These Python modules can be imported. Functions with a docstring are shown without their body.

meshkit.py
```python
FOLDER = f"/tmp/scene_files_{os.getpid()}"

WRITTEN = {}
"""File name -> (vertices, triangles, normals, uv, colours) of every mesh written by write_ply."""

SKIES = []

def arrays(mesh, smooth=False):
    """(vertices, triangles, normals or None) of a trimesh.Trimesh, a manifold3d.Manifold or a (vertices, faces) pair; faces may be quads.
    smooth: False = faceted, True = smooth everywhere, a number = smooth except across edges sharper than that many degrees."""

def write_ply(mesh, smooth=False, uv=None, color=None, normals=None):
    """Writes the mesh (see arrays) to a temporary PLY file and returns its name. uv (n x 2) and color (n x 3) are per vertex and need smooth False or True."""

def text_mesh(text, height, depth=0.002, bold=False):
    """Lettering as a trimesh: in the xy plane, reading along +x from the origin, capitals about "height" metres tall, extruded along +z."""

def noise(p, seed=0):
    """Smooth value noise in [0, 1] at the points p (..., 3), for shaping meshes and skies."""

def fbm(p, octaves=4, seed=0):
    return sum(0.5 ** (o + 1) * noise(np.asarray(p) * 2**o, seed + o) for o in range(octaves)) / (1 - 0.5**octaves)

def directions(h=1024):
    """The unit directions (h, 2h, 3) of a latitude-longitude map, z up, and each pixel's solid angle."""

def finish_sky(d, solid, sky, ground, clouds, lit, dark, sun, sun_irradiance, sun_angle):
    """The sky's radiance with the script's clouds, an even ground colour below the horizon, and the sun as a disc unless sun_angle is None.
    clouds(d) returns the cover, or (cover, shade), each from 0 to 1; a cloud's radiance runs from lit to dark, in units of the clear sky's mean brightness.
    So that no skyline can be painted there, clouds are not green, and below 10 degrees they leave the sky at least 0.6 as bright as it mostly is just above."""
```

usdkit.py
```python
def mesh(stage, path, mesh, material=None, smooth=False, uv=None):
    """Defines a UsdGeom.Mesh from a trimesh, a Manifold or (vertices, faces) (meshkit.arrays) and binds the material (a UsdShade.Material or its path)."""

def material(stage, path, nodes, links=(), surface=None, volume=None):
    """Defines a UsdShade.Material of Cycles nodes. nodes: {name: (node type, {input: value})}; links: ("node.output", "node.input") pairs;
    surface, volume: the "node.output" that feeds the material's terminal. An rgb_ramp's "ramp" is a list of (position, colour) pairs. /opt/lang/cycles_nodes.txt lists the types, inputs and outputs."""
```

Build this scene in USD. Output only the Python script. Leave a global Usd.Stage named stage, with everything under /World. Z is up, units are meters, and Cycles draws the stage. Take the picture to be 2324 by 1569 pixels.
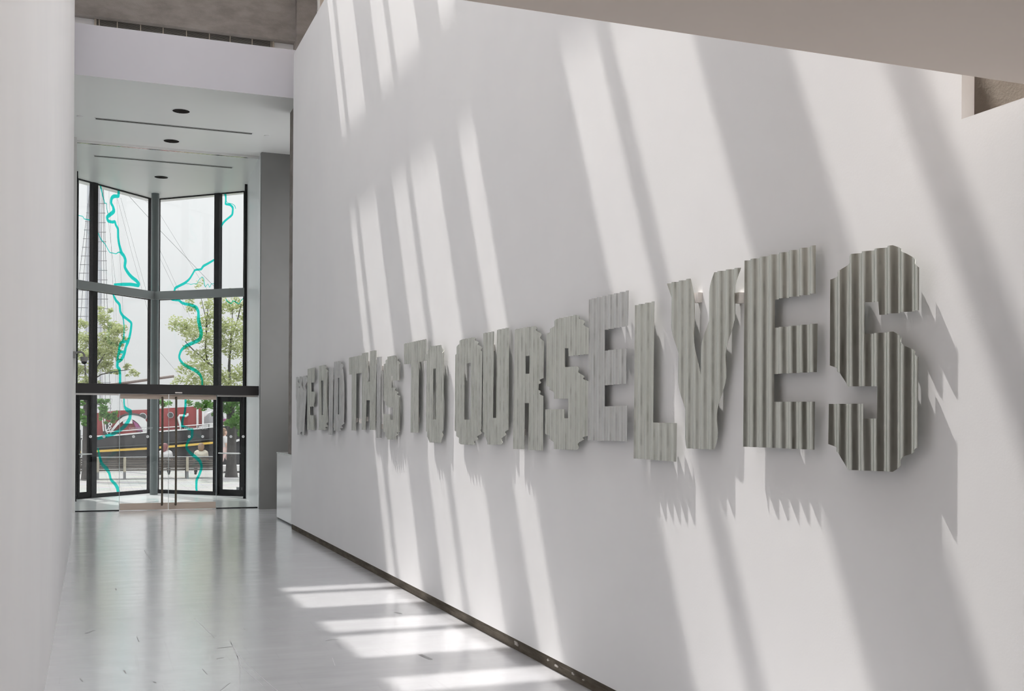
import math, random
import numpy as np
import trimesh, manifold3d, shapely, shapely.affinity
from shapely.geometry import Polygon, LineString, box as sbox, Point
from pxr import Usd, UsdGeom, UsdLux, UsdShade, Sdf, Gf
import usdkit, meshkit

stage = Usd.Stage.CreateInMemory()
UsdGeom.SetStageUpAxis(stage, UsdGeom.Tokens.z)
UsdGeom.SetStageMetersPerUnit(stage, 1.0)
UsdGeom.Xform.Define(stage, '/World')
UsdGeom.Scope.Define(stage, '/World/Looks')
rng = np.random.default_rng(7)

# ------------------------------------------------------------------ camera
W, F, CX, ROLL, HY, H = 2324, 2504.0, 1162.0, 0.0055, 957.3, 1.85
YAW = math.atan2(962, F)
EYE = np.array([0, 0, H])
EXPOSURE = 0.0
cam = UsdGeom.Camera.Define(stage, '/World/camera')
cam.CreateHorizontalApertureAttr(36.0)
cam.CreateVerticalApertureAttr(36.0 * 1569 / 2324)
cam.CreateFocalLengthAttr(36.0 * F / W)
cam.CreateVerticalApertureOffsetAttr(36.0 * (HY - 1569 / 2) / W)      # the photograph's shift lens
cam.CreateExposureAttr(EXPOSURE)
_r0, _u0 = np.array([math.cos(YAW), -math.sin(YAW), 0]), np.array([0, 0, 1.0])
_c, _s = math.cos(ROLL), math.sin(ROLL)
_x, _y = _c * _r0 + _s * _u0, _c * _u0 - _s * _r0
_z = np.cross(_x, _y)
cam.AddTransformOp().Set(Gf.Matrix4d(*_x, 0, *_y, 0, *_z, 0, *EYE, 1))

# ------------------------------------------------------------------ sky and sun
SKY, SUN = 1.28, 1.36
SDIR = np.array([1.0, -2.778, -6.0])                                   # the way the sunlight travels
SDIR = SDIR / np.linalg.norm(SDIR)
# thin even overcast: three times brighter overhead than at the skyline (the standard overcast sky)
dome = UsdLux.DomeLight.Define(stage, '/World/sky')
dome.CreateIntensityAttr(1.0)
_sky = usdkit.material(stage, '/World/Looks/overcast_sky', {
    'c': ('texture_coordinate', {}), 's': ('separate_xyz', {}), 'm': ('math', {'math_type': 'maximum', 'value2': 0.0}),
    'g': ('math', {'math_type': 'multiply_add', 'value2': 2.0 * SKY, 'value3': SKY}),
    'b': ('background_shader', {'color': (0.985, 0.988, 1.0)})},
    [('c.generated', 's.vector'), ('s.z', 'm.value1'), ('m.value', 'g.value1'), ('g.value', 'b.strength')], surface='b.background')
UsdShade.MaterialBindingAPI.Apply(dome.GetPrim()).Bind(_sky)
sun = UsdLux.DistantLight.Define(stage, '/World/sun')
sun.CreateIntensityAttr(SUN)
sun.CreateAngleAttr(0.6)
sun.CreateNormalizeAttr(True)
sun.CreateColorAttr(Gf.Vec3f(1.0, 0.965, 0.93))
_bz = -SDIR
_bx = np.cross([0, 0, 1.0], _bz); _bx /= np.linalg.norm(_bx)
_by = np.cross(_bz, _bx)
sun.AddTransformOp().Set(Gf.Matrix4d(*_bx, 0, *_by, 0, *_bz, 0, 0, 20, 30, 1))


# ------------------------------------------------------------------ helpers
def ray(px, py):
    u, v = px - CX, py - HY
    u, v = _c * u + _s * v, -_s * u + _c * v
    r, up = u / F, -v / F
    return np.array([math.cos(YAW) * r + math.sin(YAW), -math.sin(YAW) * r + math.cos(YAW), up])


def onx(p, X): d = ray(*p); return EYE + d * (X / d[0])
def ony(p, Y): d = ray(*p); return EYE + d * (Y / d[1])
def onz(p, Z): d = ray(*p); return EYE + d * ((Z - H) / d[2])


def onseg(p, P, Q):                                   # a pixel's point on the vertical plane through P, Q
    d = ray(*p); n = np.array([-(Q[1] - P[1]), Q[0] - P[0]])
    return EYE + d * ((n @ np.asarray(P[:2])) / (n @ d[:2]))


_names = {}


def numbered(parent, name):
    k = _names.get((parent, name), 0)
    _names[(parent, name)] = k + 1
    return f'{parent}/{name}' if k == 0 else f'{parent}/{name}_{k:03d}'


def tag(prim, label=None, cat=None, group=None, kind=None):
    for k, v in (('label', label), ('category', cat), ('group', group), ('kind', kind)):
        if v:
            prim.SetCustomDataByKey(k, v)
    return prim


def thing(name, label, cat, loc=(0, 0, 0), rotz=0.0, group=None, kind=None):
    x = UsdGeom.Xform.Define(stage, numbered('/World', name))
    x.AddTranslateOp().Set(Gf.Vec3d(*map(float, loc)))
    if rotz:
        x.AddRotateZOp().Set(math.degrees(rotz))
    return tag(x.GetPrim(), label, cat, group, kind)


def base_of(parent):
    """World position of a thing made by thing() (rotation-free things only)."""
    if parent is None:
        return np.zeros(3)
    p = parent
    while p.GetParent().GetPath() != Sdf.Path('/World'):
        p = p.GetParent()
    a = p.GetAttribute('xformOp:translate')
    return np.array(a.Get()) if a and a.IsValid() and a.Get() else np.zeros(3)


def obj(name, mesh, mat, parent=None, smooth=False, label=None, cat=None, group=None, kind=None, local=False, uv=None):
    """One Mesh prim. Vertices are in world coordinates unless local."""
    v, f = (np.asarray(mesh.vertices, float), np.asarray(mesh.faces)) if hasattr(mesh, 'vertices') else (np.asarray(mesh[0], float), np.asarray(mesh[1]))
    if parent is not None and not local:
        v = v - base_of(parent)
    path = numbered('/World' if parent is None else str(parent.GetPath()), name)
    m = usdkit.mesh(stage, path, (v, f), M[mat], smooth=smooth, uv=uv)
    return tag(m.GetPrim(), label, cat, group, kind)


def struct(name, mesh, mat, label, parent=None, smooth=False):
    return obj(name, mesh, mat, parent, smooth, label=label, kind='structure' if parent is None else None)


def cat(*ms):
    ms = [m for m in ms if m is not None]
    return trimesh.util.concatenate(ms) if len(ms) > 1 else ms[0]


def bx(x0, x1, y0, y1, z0, z1):
    m = trimesh.creation.box([abs(x1 - x0), abs(y1 - y0), abs(z1 - z0)])
    m.apply_translation([(x0 + x1) / 2, (y0 + y1) / 2, (z0 + z1) / 2])
    return m


def bevel_box(x0, x1, y0, y1, z0, z1, r=0.006):
    """Box with chamfered edges (24 corner points, hull)."""
    pts = []
    for sx in (0, 1):
        for sy in (0, 1):
            for sz in (0, 1):
                c = np.array([x1 if sx else x0, y1 if sy else y0, z1 if sz else z0], float)
                d = np.array([-1 if sx else 1, -1 if sy else 1, -1 if sz else 1]) * r
                for k in range(3):
                    o = d.copy(); o[k] = 0
                    pts.append(c + o)
    return trimesh.convex.convex_hull(np.array(pts))


def wallbox(P, Q, z0, z1, t, out=0.0):
    """Box standing on the plan line P-Q with thickness t centred at 'out' off the line (left normal positive)."""
    P, Q = np.asarray(P[:2], float), np.asarray(Q[:2], float)
    d = Q - P; L = np.linalg.norm(d); d /= L; n = np.array([-d[1], d[0]])
    m = trimesh.creation.box([L, t, z1 - z0])
    T = np.eye(4); T[:2, 0] = d; T[:2, 1] = n; T[:2, 3] = (P + Q) / 2 + n * out; T[2, 3] = (z0 + z1) / 2
    m.apply_transform(T)
    return m


def tube(points, radii, sides=10):
    p = np.asarray(points, float)
    r = np.broadcast_to(radii, (len(p),)).astype(float)
    t = np.gradient(p, axis=0); t /= np.linalg.norm(t, axis=1, keepdims=True) + 1e-12
    a0 = np.cross(t[0], [0, 0, 1.0] if abs(t[0][2]) < 0.9 else [1.0, 0, 0])
    a = np.empty_like(p)
    for i in range(len(p)):                              # carry the frame along without twisting
        a0 = a0 - t[i] * (a0 @ t[i]); a0 = a0 / (np.linalg.norm(a0) + 1e-12); a[i] = a0
    b = np.cross(t, a)
    ang = np.arange(sides) * 2 * np.pi / sides
    v = p[:, None] + r[:, None, None] * (np.cos(ang)[None, :, None] * a[:, None] + np.sin(ang)[None, :, None] * b[:, None])
    v = v.reshape(-1, 3); fs = []
    n = len(p)
    for i in range(n - 1):
        for j in range(sides):
            q = (i * sides + j, i * sides + (j + 1) % sides, (i + 1) * sides + (j + 1) % sides, (i + 1) * sides + j)
            fs += [(q[0], q[2], q[1]), (q[0], q[3], q[2])]
    c0, c1 = len(v), len(v) + 1
    v = np.vstack([v, p[:1], p[-1:]])
    for j in range(sides):
        fs.append((c0, j, (j + 1) % sides))
        fs.append((c1, (n - 1) * sides + (j + 1) % sides, (n - 1) * sides + j))
    return trimesh.Trimesh(v, np.array(fs), process=False)


def extr(poly, plane, d0, d1):
    """Extrude a shapely polygon. plane 'xz': poly (x,z) between y=d0..d1; 'yz': poly (y,z) between x=d0..d1; 'xy': z."""
    out = []
    for g in getattr(poly, 'geoms', [poly]):
        if g.geom_type != 'Polygon' or g.area < 1e-9:
            continue
        m = trimesh.creation.extrude_polygon(g, abs(d1 - d0), engine='earcut')
        v = np.array(m.vertices); lo = min(d0, d1)
        if plane == 'xz':
            v2 = np.stack([v[:, 0], v[:, 2] + lo, v[:, 1]], 1); f = m.faces[:, ::-1]
        elif plane == 'yz':
            v2 = np.stack([v[:, 2] + lo, v[:, 0], v[:, 1]], 1); f = m.faces
        else:
            v2 = np.stack([v[:, 0], v[:, 1], v[:, 2] + lo], 1); f = m.faces
        out.append(trimesh.Trimesh(v2, f, process=False))
    return cat(*out)


def lathe(profile, centre, axis='z', sides=32):
    """profile: (radius, height) pairs, closed on itself when the ends meet the axis."""
    m = trimesh.creation.revolve(np.array(profile, float), sections=sides)
    v = np.array(m.vertices)
    m = trimesh.Trimesh(v + np.asarray(centre), m.faces, process=False)
    return m


# ------------------------------------------------------------------ materials
M = {}


def mat(name, nodes, links, surface):
    M[name] = usdkit.material(stage, f'/World/Looks/{name}', nodes, links, surface=surface)


def plain(name, col, rough=0.5, metal=0.0, spec=0.5, **kw):
    mat(name, {'p': ('principled_bsdf', {'base_color': col, 'roughness': rough, 'metallic': metal, 'specular_ior_level': spec, **kw})}, [], 'p.BSDF')


def noisy(name, c1, c2, scale=6.0, rough=0.6, bump=0.0, bscale=60.0, stretch=(1, 1, 1), metal=0.0, spec=0.4, detail=6, lo=0.35, hi=0.65, bdist=0.01):
    n = {'g': ('geometry', {}), 'm': ('mapping', {'scale': stretch}), 'n': ('noise_texture', {'scale': scale, 'detail': detail, 'roughness': 0.6}),
         'r': ('rgb_ramp', {'ramp': [(lo, c1), (hi, c2)]}), 'p': ('principled_bsdf', {'roughness': rough, 'metallic': metal, 'specular_ior_level': spec})}
    l = [('g.position', 'm.vector'), ('m.vector', 'n.vector'), ('n.fac', 'r.fac'), ('r.color', 'p.base_color')]
    if bump:
        n['bn'] = ('noise_texture', {'scale': bscale, 'detail': 4})
        n['b'] = ('bump', {'strength': bump, 'distance': bdist})
        l += [('m.vector', 'bn.vector'), ('bn.fac', 'b.height'), ('b.normal', 'p.normal')]
    mat(name, n, l, 'p.BSDF')


noisy('white_paint', (0.80, 0.795, 0.80), (0.83, 0.825, 0.825), 0.7, 0.62, 0.06, 90, spec=0.3, bdist=0.004)
mat('white_ceiling', {'g': ('geometry', {}), 'n': ('noise_texture', {'scale': 0.6, 'detail': 4}), 'r': ('rgb_ramp', {'ramp': [(0.35, (0.85, 0.86, 0.845)), (0.65, (0.87, 0.875, 0.86))]}),
                      'p': ('principled_bsdf', {'roughness': 0.5, 'coat_weight': 0.75, 'coat_roughness': 0.3})},
    [('g.position', 'n.vector'), ('n.fac', 'r.fac'), ('r.color', 'p.base_color')], 'p.BSDF')
noisy('beige_paint', (0.80, 0.71, 0.64), (0.83, 0.74, 0.665), 0.8, 0.7, spec=0.2)
plain('brown_panel', (0.11, 0.088, 0.07), 0.5)
plain('white_gloss', (0.87, 0.875, 0.88), 0.35)
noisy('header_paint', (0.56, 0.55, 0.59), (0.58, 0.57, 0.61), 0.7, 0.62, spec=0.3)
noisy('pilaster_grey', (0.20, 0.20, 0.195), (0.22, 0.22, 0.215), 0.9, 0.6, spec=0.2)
noisy('grey_paint', (0.72, 0.72, 0.70), (0.75, 0.75, 0.73), 0.9, 0.6, spec=0.3)
noisy('raw_concrete', (0.20, 0.178, 0.162), (0.28, 0.253, 0.235), 2.2, 0.85, 0.35, 40, (1, 1, 2.2), spec=0.2)
noisy('stucco', (0.60, 0.51, 0.43), (0.70, 0.61, 0.52), 5, 0.9, 0.12, 60, spec=0.2)
noisy('dark_base', (0.085, 0.07, 0.052), (0.16, 0.135, 0.105), 9.0, 0.8, 0.5, 30, (1, 0.35, 2.0), spec=0.25)
noisy('paint_chip', (0.5, 0.46, 0.42), (0.6, 0.56, 0.52), 20, 0.8)
mat('floor_concrete', {
    'g': ('geometry', {}), 'n1': ('noise_texture', {'scale': 0.8, 'detail': 7, 'roughness': 0.62}), 'n2': ('noise_texture', {'scale': 9.0, 'detail': 5}),
    'm2': ('mapping', {'scale': (0.7, 3.0, 1.0), 'rotation': (0, 0, 0.06)}), 'n3': ('noise_texture', {'scale': 1.6, 'detail': 6}),
    'ms': ('mapping', {'scale': (14.0, 0.55, 1.0), 'rotation': (0, 0, -0.42)}), 'ns': ('noise_texture', {'scale': 1.3, 'detail': 1, 'distortion': 0.4}),
    'rs': ('rgb_ramp', {'ramp': [(0.0, (0, 0, 0)), (0.715, (0, 0, 0)), (0.73, (1, 1, 1)), (1.0, (1, 1, 1))]}),
    'r1': ('rgb_ramp', {'ramp': [(0.3, (0.54, 0.54, 0.56)), (0.7, (0.64, 0.64, 0.66))]}),
    'mx': ('mix_color', {'blend_type': 'multiply', 'fac': 0.12}), 'mx2': ('mix_color', {'blend_type': 'mix', 'b': (0.25, 0.25, 0.25)}),
    'sc': ('math', {'math_type': 'multiply', 'value2': 0.10}),
    'rr': ('map_range', {'from_min': 0.25, 'from_max': 0.75, 'to_min': 0.22, 'to_max': 0.30}),
    'b': ('bump', {'strength': 0.02, 'distance': 0.004}),
    'p': ('principled_bsdf', {'specular_ior_level': 0.9, 'coat_weight': 1.0, 'coat_roughness': 0.17, 'coat_ior': 1.95})},
    [('g.position', 'n1.vector'), ('g.position', 'n2.vector'), ('g.position', 'm2.vector'), ('m2.vector', 'n3.vector'), ('n1.fac', 'r1.fac'),
     ('g.position', 'ms.vector'), ('ms.vector', 'ns.vector'), ('ns.fac', 'rs.fac'), ('rs.color', 'sc.value1'), ('sc.value', 'mx2.fac'),
     ('r1.color', 'mx.a'), ('n3.color', 'mx.b'), ('r1.color', 'mx2.a'), ('mx2.result', 'p.base_color'), ('n3.fac', 'rr.value'), ('rr.result', 'p.roughness'),
     ('n2.fac', 'b.height'), ('b.normal', 'p.normal')], 'p.BSDF')
noisy('floor_pale', (0.72, 0.73, 0.73), (0.78, 0.79, 0.79), 1.2, 0.22, spec=0.6)
plain('scratch_light', (0.60, 0.60, 0.61), 0.5)
plain('scratch_dark', (0.34, 0.34, 0.345), 0.5)
plain('black_frame', (0.010, 0.010, 0.011), 0.45, 0, 0.25)
plain('dark_mullion', (0.016, 0.016, 0.018), 0.5, 0, 0.15)
plain('transom_black', (0.022, 0.021, 0.022), 0.32)
plain('grey_steel', (0.27, 0.285, 0.285), 0.32, 0.0, 0.6)
plain('column_paint', (0.125, 0.145, 0.145), 0.25, 0.0, 0.6)
noisy('bronze', (0.52, 0.43, 0.36), (0.56, 0.47, 0.40), 3, 0.34, metal=0.35, stretch=(1, 1, 20))
plain('dark_bronze', (0.13, 0.11, 0.085), 0.3, 0.8)
plain('steel', (0.62, 0.62, 0.61), 0.25, 1.0)
plain('chrome', (0.8, 0.8, 0.8), 0.12, 1.0)
plain('slot_grey', (0.20, 0.205, 0.19), 0.5)
plain('white_trim', (0.78, 0.78, 0.78), 0.4)
plain('lamp_inside', (0.012, 0.008, 0.007), 0.7, 0, 0.1)
plain('vent_frame', (0.46, 0.41, 0.34), 0.5)
plain('vent_slat', (0.20, 0.19, 0.17), 0.5)
plain('vent_dark', (0.05, 0.045, 0.04), 0.8)
plain('camera_grey', (0.24, 0.235, 0.225), 0.4)
plain('smoked_dome', (0.01, 0.01, 0.011), 0.08)
plain('cabinet_white', (0.78, 0.785, 0.80), 0.18, 0.0, 0.6)
for nm, c in (('sticker_white', (0.9, 0.9, 0.9)), ('letter_etch', (0.85, 0.85, 0.86))):
    mat(nm, {'d': ('diffuse_bsdf', {'color': c}), 't': ('translucent_bsdf', {'color': c}), 'm': ('mix_closure', {'fac': 0.65})}, [('d.BSDF', 'm.closure1'), ('t.BSDF', 'm.closure2')], 'm.closure')
plain('sticker_grey', (0.30, 0.30, 0.31), 0.5)
plain('block_white', (0.82, 0.77, 0.73), 0.6)


def glass(name, tint, spec=(1, 1, 1), f0=0.03):
    mat(name, {'f': ('layer_weight', {'blend': 0.5}), 'q': ('math', {'math_type': 'power', 'value2': 5.0}), 'r': ('math', {'math_type': 'multiply_add', 'value2': 0.9, 'value3': f0}),
               't': ('transparent_bsdf', {'color': tint}), 's': ('glossy_bsdf', {'color': spec, 'roughness': 0.0}), 'm': ('mix_closure', {})},
        [('f.facing', 'q.value1'), ('q.value', 'r.value1'), ('r.value', 'm.fac'), ('t.BSDF', 'm.closure1'), ('s.BSDF', 'm.closure2')], 'm.closure')


glass('outer_glass', (0.75, 0.756, 0.755))          # tinted double glazing, each face
glass('inner_glass', (0.965, 0.971, 0.969), f0=0.010)
mat('teal_film', {'t': ('transparent_bsdf', {'color': (0.03, 0.72, 0.64)}), 'd': ('diffuse_bsdf', {'color': (0.0, 0.35, 0.32)}), 'tr': ('translucent_bsdf', {'color': (0.0, 0.40, 0.36)}),
                  'a': ('mix_closure', {'fac': 0.5}), 'm': ('mix_closure', {'fac': 0.16})},
    [('d.BSDF', 'a.closure1'), ('tr.BSDF', 'a.closure2'), ('t.BSDF', 'm.closure1'), ('a.closure', 'm.closure2')], 'm.closure')
# galvanised sheet: dull zinc with faint vertical runs and dark flank lines: nail stains plus painted valley shade
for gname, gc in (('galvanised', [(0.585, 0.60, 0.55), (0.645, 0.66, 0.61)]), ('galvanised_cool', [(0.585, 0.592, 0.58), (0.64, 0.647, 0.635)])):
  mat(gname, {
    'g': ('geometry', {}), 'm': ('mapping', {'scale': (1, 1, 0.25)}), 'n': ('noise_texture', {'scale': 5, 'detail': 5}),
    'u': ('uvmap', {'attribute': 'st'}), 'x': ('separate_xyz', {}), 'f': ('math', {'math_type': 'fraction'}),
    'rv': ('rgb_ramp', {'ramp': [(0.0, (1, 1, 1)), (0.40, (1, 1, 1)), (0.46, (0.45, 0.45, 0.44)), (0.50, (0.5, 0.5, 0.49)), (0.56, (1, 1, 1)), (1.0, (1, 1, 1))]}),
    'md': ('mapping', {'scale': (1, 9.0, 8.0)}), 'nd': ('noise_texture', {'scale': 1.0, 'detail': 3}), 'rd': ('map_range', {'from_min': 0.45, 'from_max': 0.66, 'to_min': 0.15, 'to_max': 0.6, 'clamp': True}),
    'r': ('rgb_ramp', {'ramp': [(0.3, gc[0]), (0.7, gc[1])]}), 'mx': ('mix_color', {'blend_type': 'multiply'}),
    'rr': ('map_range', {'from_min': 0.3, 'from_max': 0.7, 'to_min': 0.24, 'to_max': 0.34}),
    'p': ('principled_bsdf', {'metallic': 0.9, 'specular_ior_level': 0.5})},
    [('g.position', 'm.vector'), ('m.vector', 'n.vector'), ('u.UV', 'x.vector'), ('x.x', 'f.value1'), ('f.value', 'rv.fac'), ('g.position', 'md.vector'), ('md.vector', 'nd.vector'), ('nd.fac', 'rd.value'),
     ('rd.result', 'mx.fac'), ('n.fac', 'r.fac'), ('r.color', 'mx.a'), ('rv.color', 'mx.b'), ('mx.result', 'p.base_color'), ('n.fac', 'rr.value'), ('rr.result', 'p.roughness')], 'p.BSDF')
mat('glass_rim', {'d': ('diffuse_bsdf', {'color': (0.75, 0.8, 0.8)}), 't': ('translucent_bsdf', {'color': (0.8, 0.85, 0.85)}), 'm': ('mix_closure', {'fac': 0.6})}, [('d.BSDF', 'm.closure1'), ('t.BSDF', 'm.closure2')], 'm.closure')
# outdoors
mat('paving', {'g': ('geometry', {}), 'b': ('brick_texture', {'color1': (0.38, 0.38, 0.37), 'color2': (0.34, 0.34, 0.33), 'mortar': (0.24, 0.24, 0.235), 'scale': 1.0, 'mortar_size': 0.012, 'brick_width': 0.6, 'row_height': 0.3}),
               'n': ('noise_texture', {'scale': 1.2, 'detail': 5}), 'mx': ('mix_color', {'blend_type': 'multiply', 'fac': 0.3}), 'p': ('principled_bsdf', {'roughness': 0.85})},
    [('g.position', 'b.vector'), ('g.position', 'n.vector'), ('b.color', 'mx.a'), ('n.color', 'mx.b'), ('mx.result', 'p.base_color')], 'p.BSDF')
noisy('quay_stone', (0.50, 0.50, 0.50), (0.62, 0.62, 0.61), 2.5, 0.85)
plain('dark_kerb', (0.09, 0.09, 0.095), 0.8)
noisy('bench_wood', (0.07, 0.06, 0.055), (0.12, 0.105, 0.09), 3, 0.7, stretch=(0.4, 6, 6))
noisy('bench_post', (0.30, 0.27, 0.21), (0.36, 0.33, 0.26), 5, 0.7)
plain('bench_iron', (0.14, 0.14, 0.145), 0.5)
noisy('hull_black', (0.022, 0.021, 0.023), (0.045, 0.042, 0.044), 1.6, 0.6, stretch=(1, 1, 0.3))
plain('hull_yellow', (0.52, 0.34, 0.06), 0.6)
noisy('ship_red', (0.20, 0.030, 0.032), (0.26, 0.048, 0.048), 1.2, 0.55)
plain('ship_white', (0.56, 0.56, 0.56), 0.6)
plain('ship_grey', (0.36, 0.37, 0.38), 0.5)
plain('ship_dark', (0.05, 0.055, 0.055), 0.4)
plain('ship_plum', (0.24, 0.06, 0.16), 0.6)
plain('mast_grey', (0.42, 0.43, 0.46), 0.5)
plain('rope_grey', (0.20, 0.20, 0.21), 0.8)
plain('boom_brown', (0.13, 0.10, 0.09), 0.6)
noisy('bark', (0.035, 0.032, 0.031), (0.075, 0.068, 0.064), 7, 0.9, stretch=(1, 1, 0.25))
plain('river_water', (0.10, 0.12, 0.12), 0.1)
for nm, c in (('leaf_olive', [(0.40, 0.44, 0.22), (0.27, 0.36, 0.17), (0.50, 0.43, 0.24)]), ('leaf_green', [(0.15, 0.30, 0.08), (0.28, 0.40, 0.11), (0.42, 0.46, 0.13)])):
    mat(nm, {'g': ('geometry', {}), 'r': ('rgb_ramp', {'ramp': [(0.0, c[0]), (0.5, c[1]), (1.0, c[2])]}), 'd': ('diffuse_bsdf', {}), 't': ('translucent_bsdf', {}), 'm': ('mix_closure', {'fac': 0.5})},
        [('g.random_per_island', 'r.fac'), ('r.color', 'd.color'), ('r.color', 't.color'), ('d.BSDF', 'm.closure1'), ('t.BSDF', 'm.closure2')], 'm.closure')
plain('skin', (0.55, 0.36, 0.28), 0.6)
plain('hair_auburn', (0.17, 0.055, 0.06), 0.6)
plain('hair_brown', (0.20, 0.125, 0.08), 0.6)
plain('shirt_white', (0.56, 0.55, 0.55), 0.8)
plain('shirt_cream', (0.52, 0.48, 0.40), 0.8)
plain('trousers_dark', (0.06, 0.06, 0.075), 0.8)
plain('trousers_pink', (0.62, 0.46, 0.44), 0.8)
plain('shoe_dark', (0.05, 0.045, 0.045), 0.6)

# ================================================================== the setting
ZC = 7.419            # flat ceiling of the entrance
XP = 3.22             # face of the white letter wall
XL0, XL1 = -0.32, -0.23
GROUND = -0.15
X_ENT0 = -0.5
PL, PA, PR = np.array([-0.262, 27.42]), np.array([1.53, 29.28]), np.array([3.53, 27.37])      # the glass prow

fl = Polygon([(-0.7, -5.0), (4.6, -5.0), (4.6, 23.6), (3.6, 23.6), (3.62, 27.35), (1.53, 29.4), (-0.35, 27.45), (-0.7, 23.6)])
fe = Polygon([(X_ENT0, 23.67), (3.6, 23.67), (3.62, 27.35), (1.53, 29.4), (-0.35, 27.45), (X_ENT0, 27.0)])
struct('floor_entrance', extr(fe, 'xy', -0.25, 0.0), 'floor_pale', 'pale smooth floor between the glass partition and the prow')
struct('floor', extr(fl.difference(fe), 'xy', -0.25, 0.0), 'floor_concrete', 'polished pale grey concrete floor of the hall and entrance')

# scuffs and scratches worn into the floor
FLP = stage.GetPrimAtPath('/World/floor')


def scuff(pts, w, m):
    q = [onz((80 + x * 0.678, 1080 + y * 0.678), 0.0)[:2] for x, y in pts]
    obj('scuff_mark', extr(LineString(q).buffer(w / 2, 2), 'xy', 0.0, 0.0006), m, FLP)


for pts, w in (([(650, 552), (682, 603), (742, 662), (812, 722)], 0.006), ([(655, 560), (692, 640), (762, 705)], 0.005), ([(675, 600), (686, 650), (684, 722)], 0.005), ([(535, 480), (600, 542)], 0.006), ([(365, 250), (390, 292)], 0.012), ([(995, 610), (1003, 636)], 0.006)):
    scuff(pts, w, 'scratch_light')
for pts, w in (([(170, 528), (196, 519)], 0.03), ([(613, 578), (655, 573)], 0.022), ([(610, 613), (627, 610)], 0.02), ([(340, 540), (347, 557)], 0.006), ([(975, 552), (1010, 548)], 0.02), ([(560, 648), (576, 666)], 0.006), ([(296, 652), (304, 662)], 0.01), ([(269, 378), (271, 384)], 0.014), ([(695, 510), (705, 518)], 0.01), ([(396, 690), (403, 694)], 0.012), ([(1206, 458), (1222, 462)], 0.03), ([(1290, 600), (1322, 615)], 0.04), ([(150, 680), (158, 690)], 0.01), ([(620, 720), (652, 694)], 0.006)):
    scuff(pts, w, 'scratch_dark')

# left wall: white, slightly splayed, with a rounded far arris
XLC = XL0 + (XL1 - XL0) * (3.2 + 5) / 23.74
lw = Polygon([(XLC, 3.2), (XL1, 18.74), (XL1 - 0.01, 18.76), (XL1 - 0.03, 18.77), (-0.6, 18.77), (-0.6, 3.2)])
struct('wall_left', extr(lw, 'xy', 0.0, 12.0), 'white_paint', 'tall plain white wall along the left of the hall', smooth=40)

struct('wall_left_near', bx(-0.6, -0.31, -5.0, 3.2, 0.0, 12.0), 'brown_panel', 'dark brown wall on the left beside the viewpoint')
# right wall: white panel with the letters; its top steps down towards the camera
pan = Polygon([(-5.0, 0.10), (18.79, 0.10), (18.79, 8.06), (3.44, 8.06), (3.44, 3.057), (-5.0, 3.057)])
wr = thing('wall_right', 'white display wall carrying the corrugated letters, its top stepped down at the near end', None, kind='structure')
obj('display_panel', extr(pan, 'yz', XP, XP + 0.064), 'white_paint', wr)
core = Polygon([(-5.0, 0.10), (18.70, 0.10), (18.70, 7.9), (3.6, 7.9), (3.6, 2.9), (-5.0, 2.9)])
obj('wall_core', extr(core, 'yz', XP + 0.065, XP + 0.16), 'raw_concrete', wr)
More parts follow.
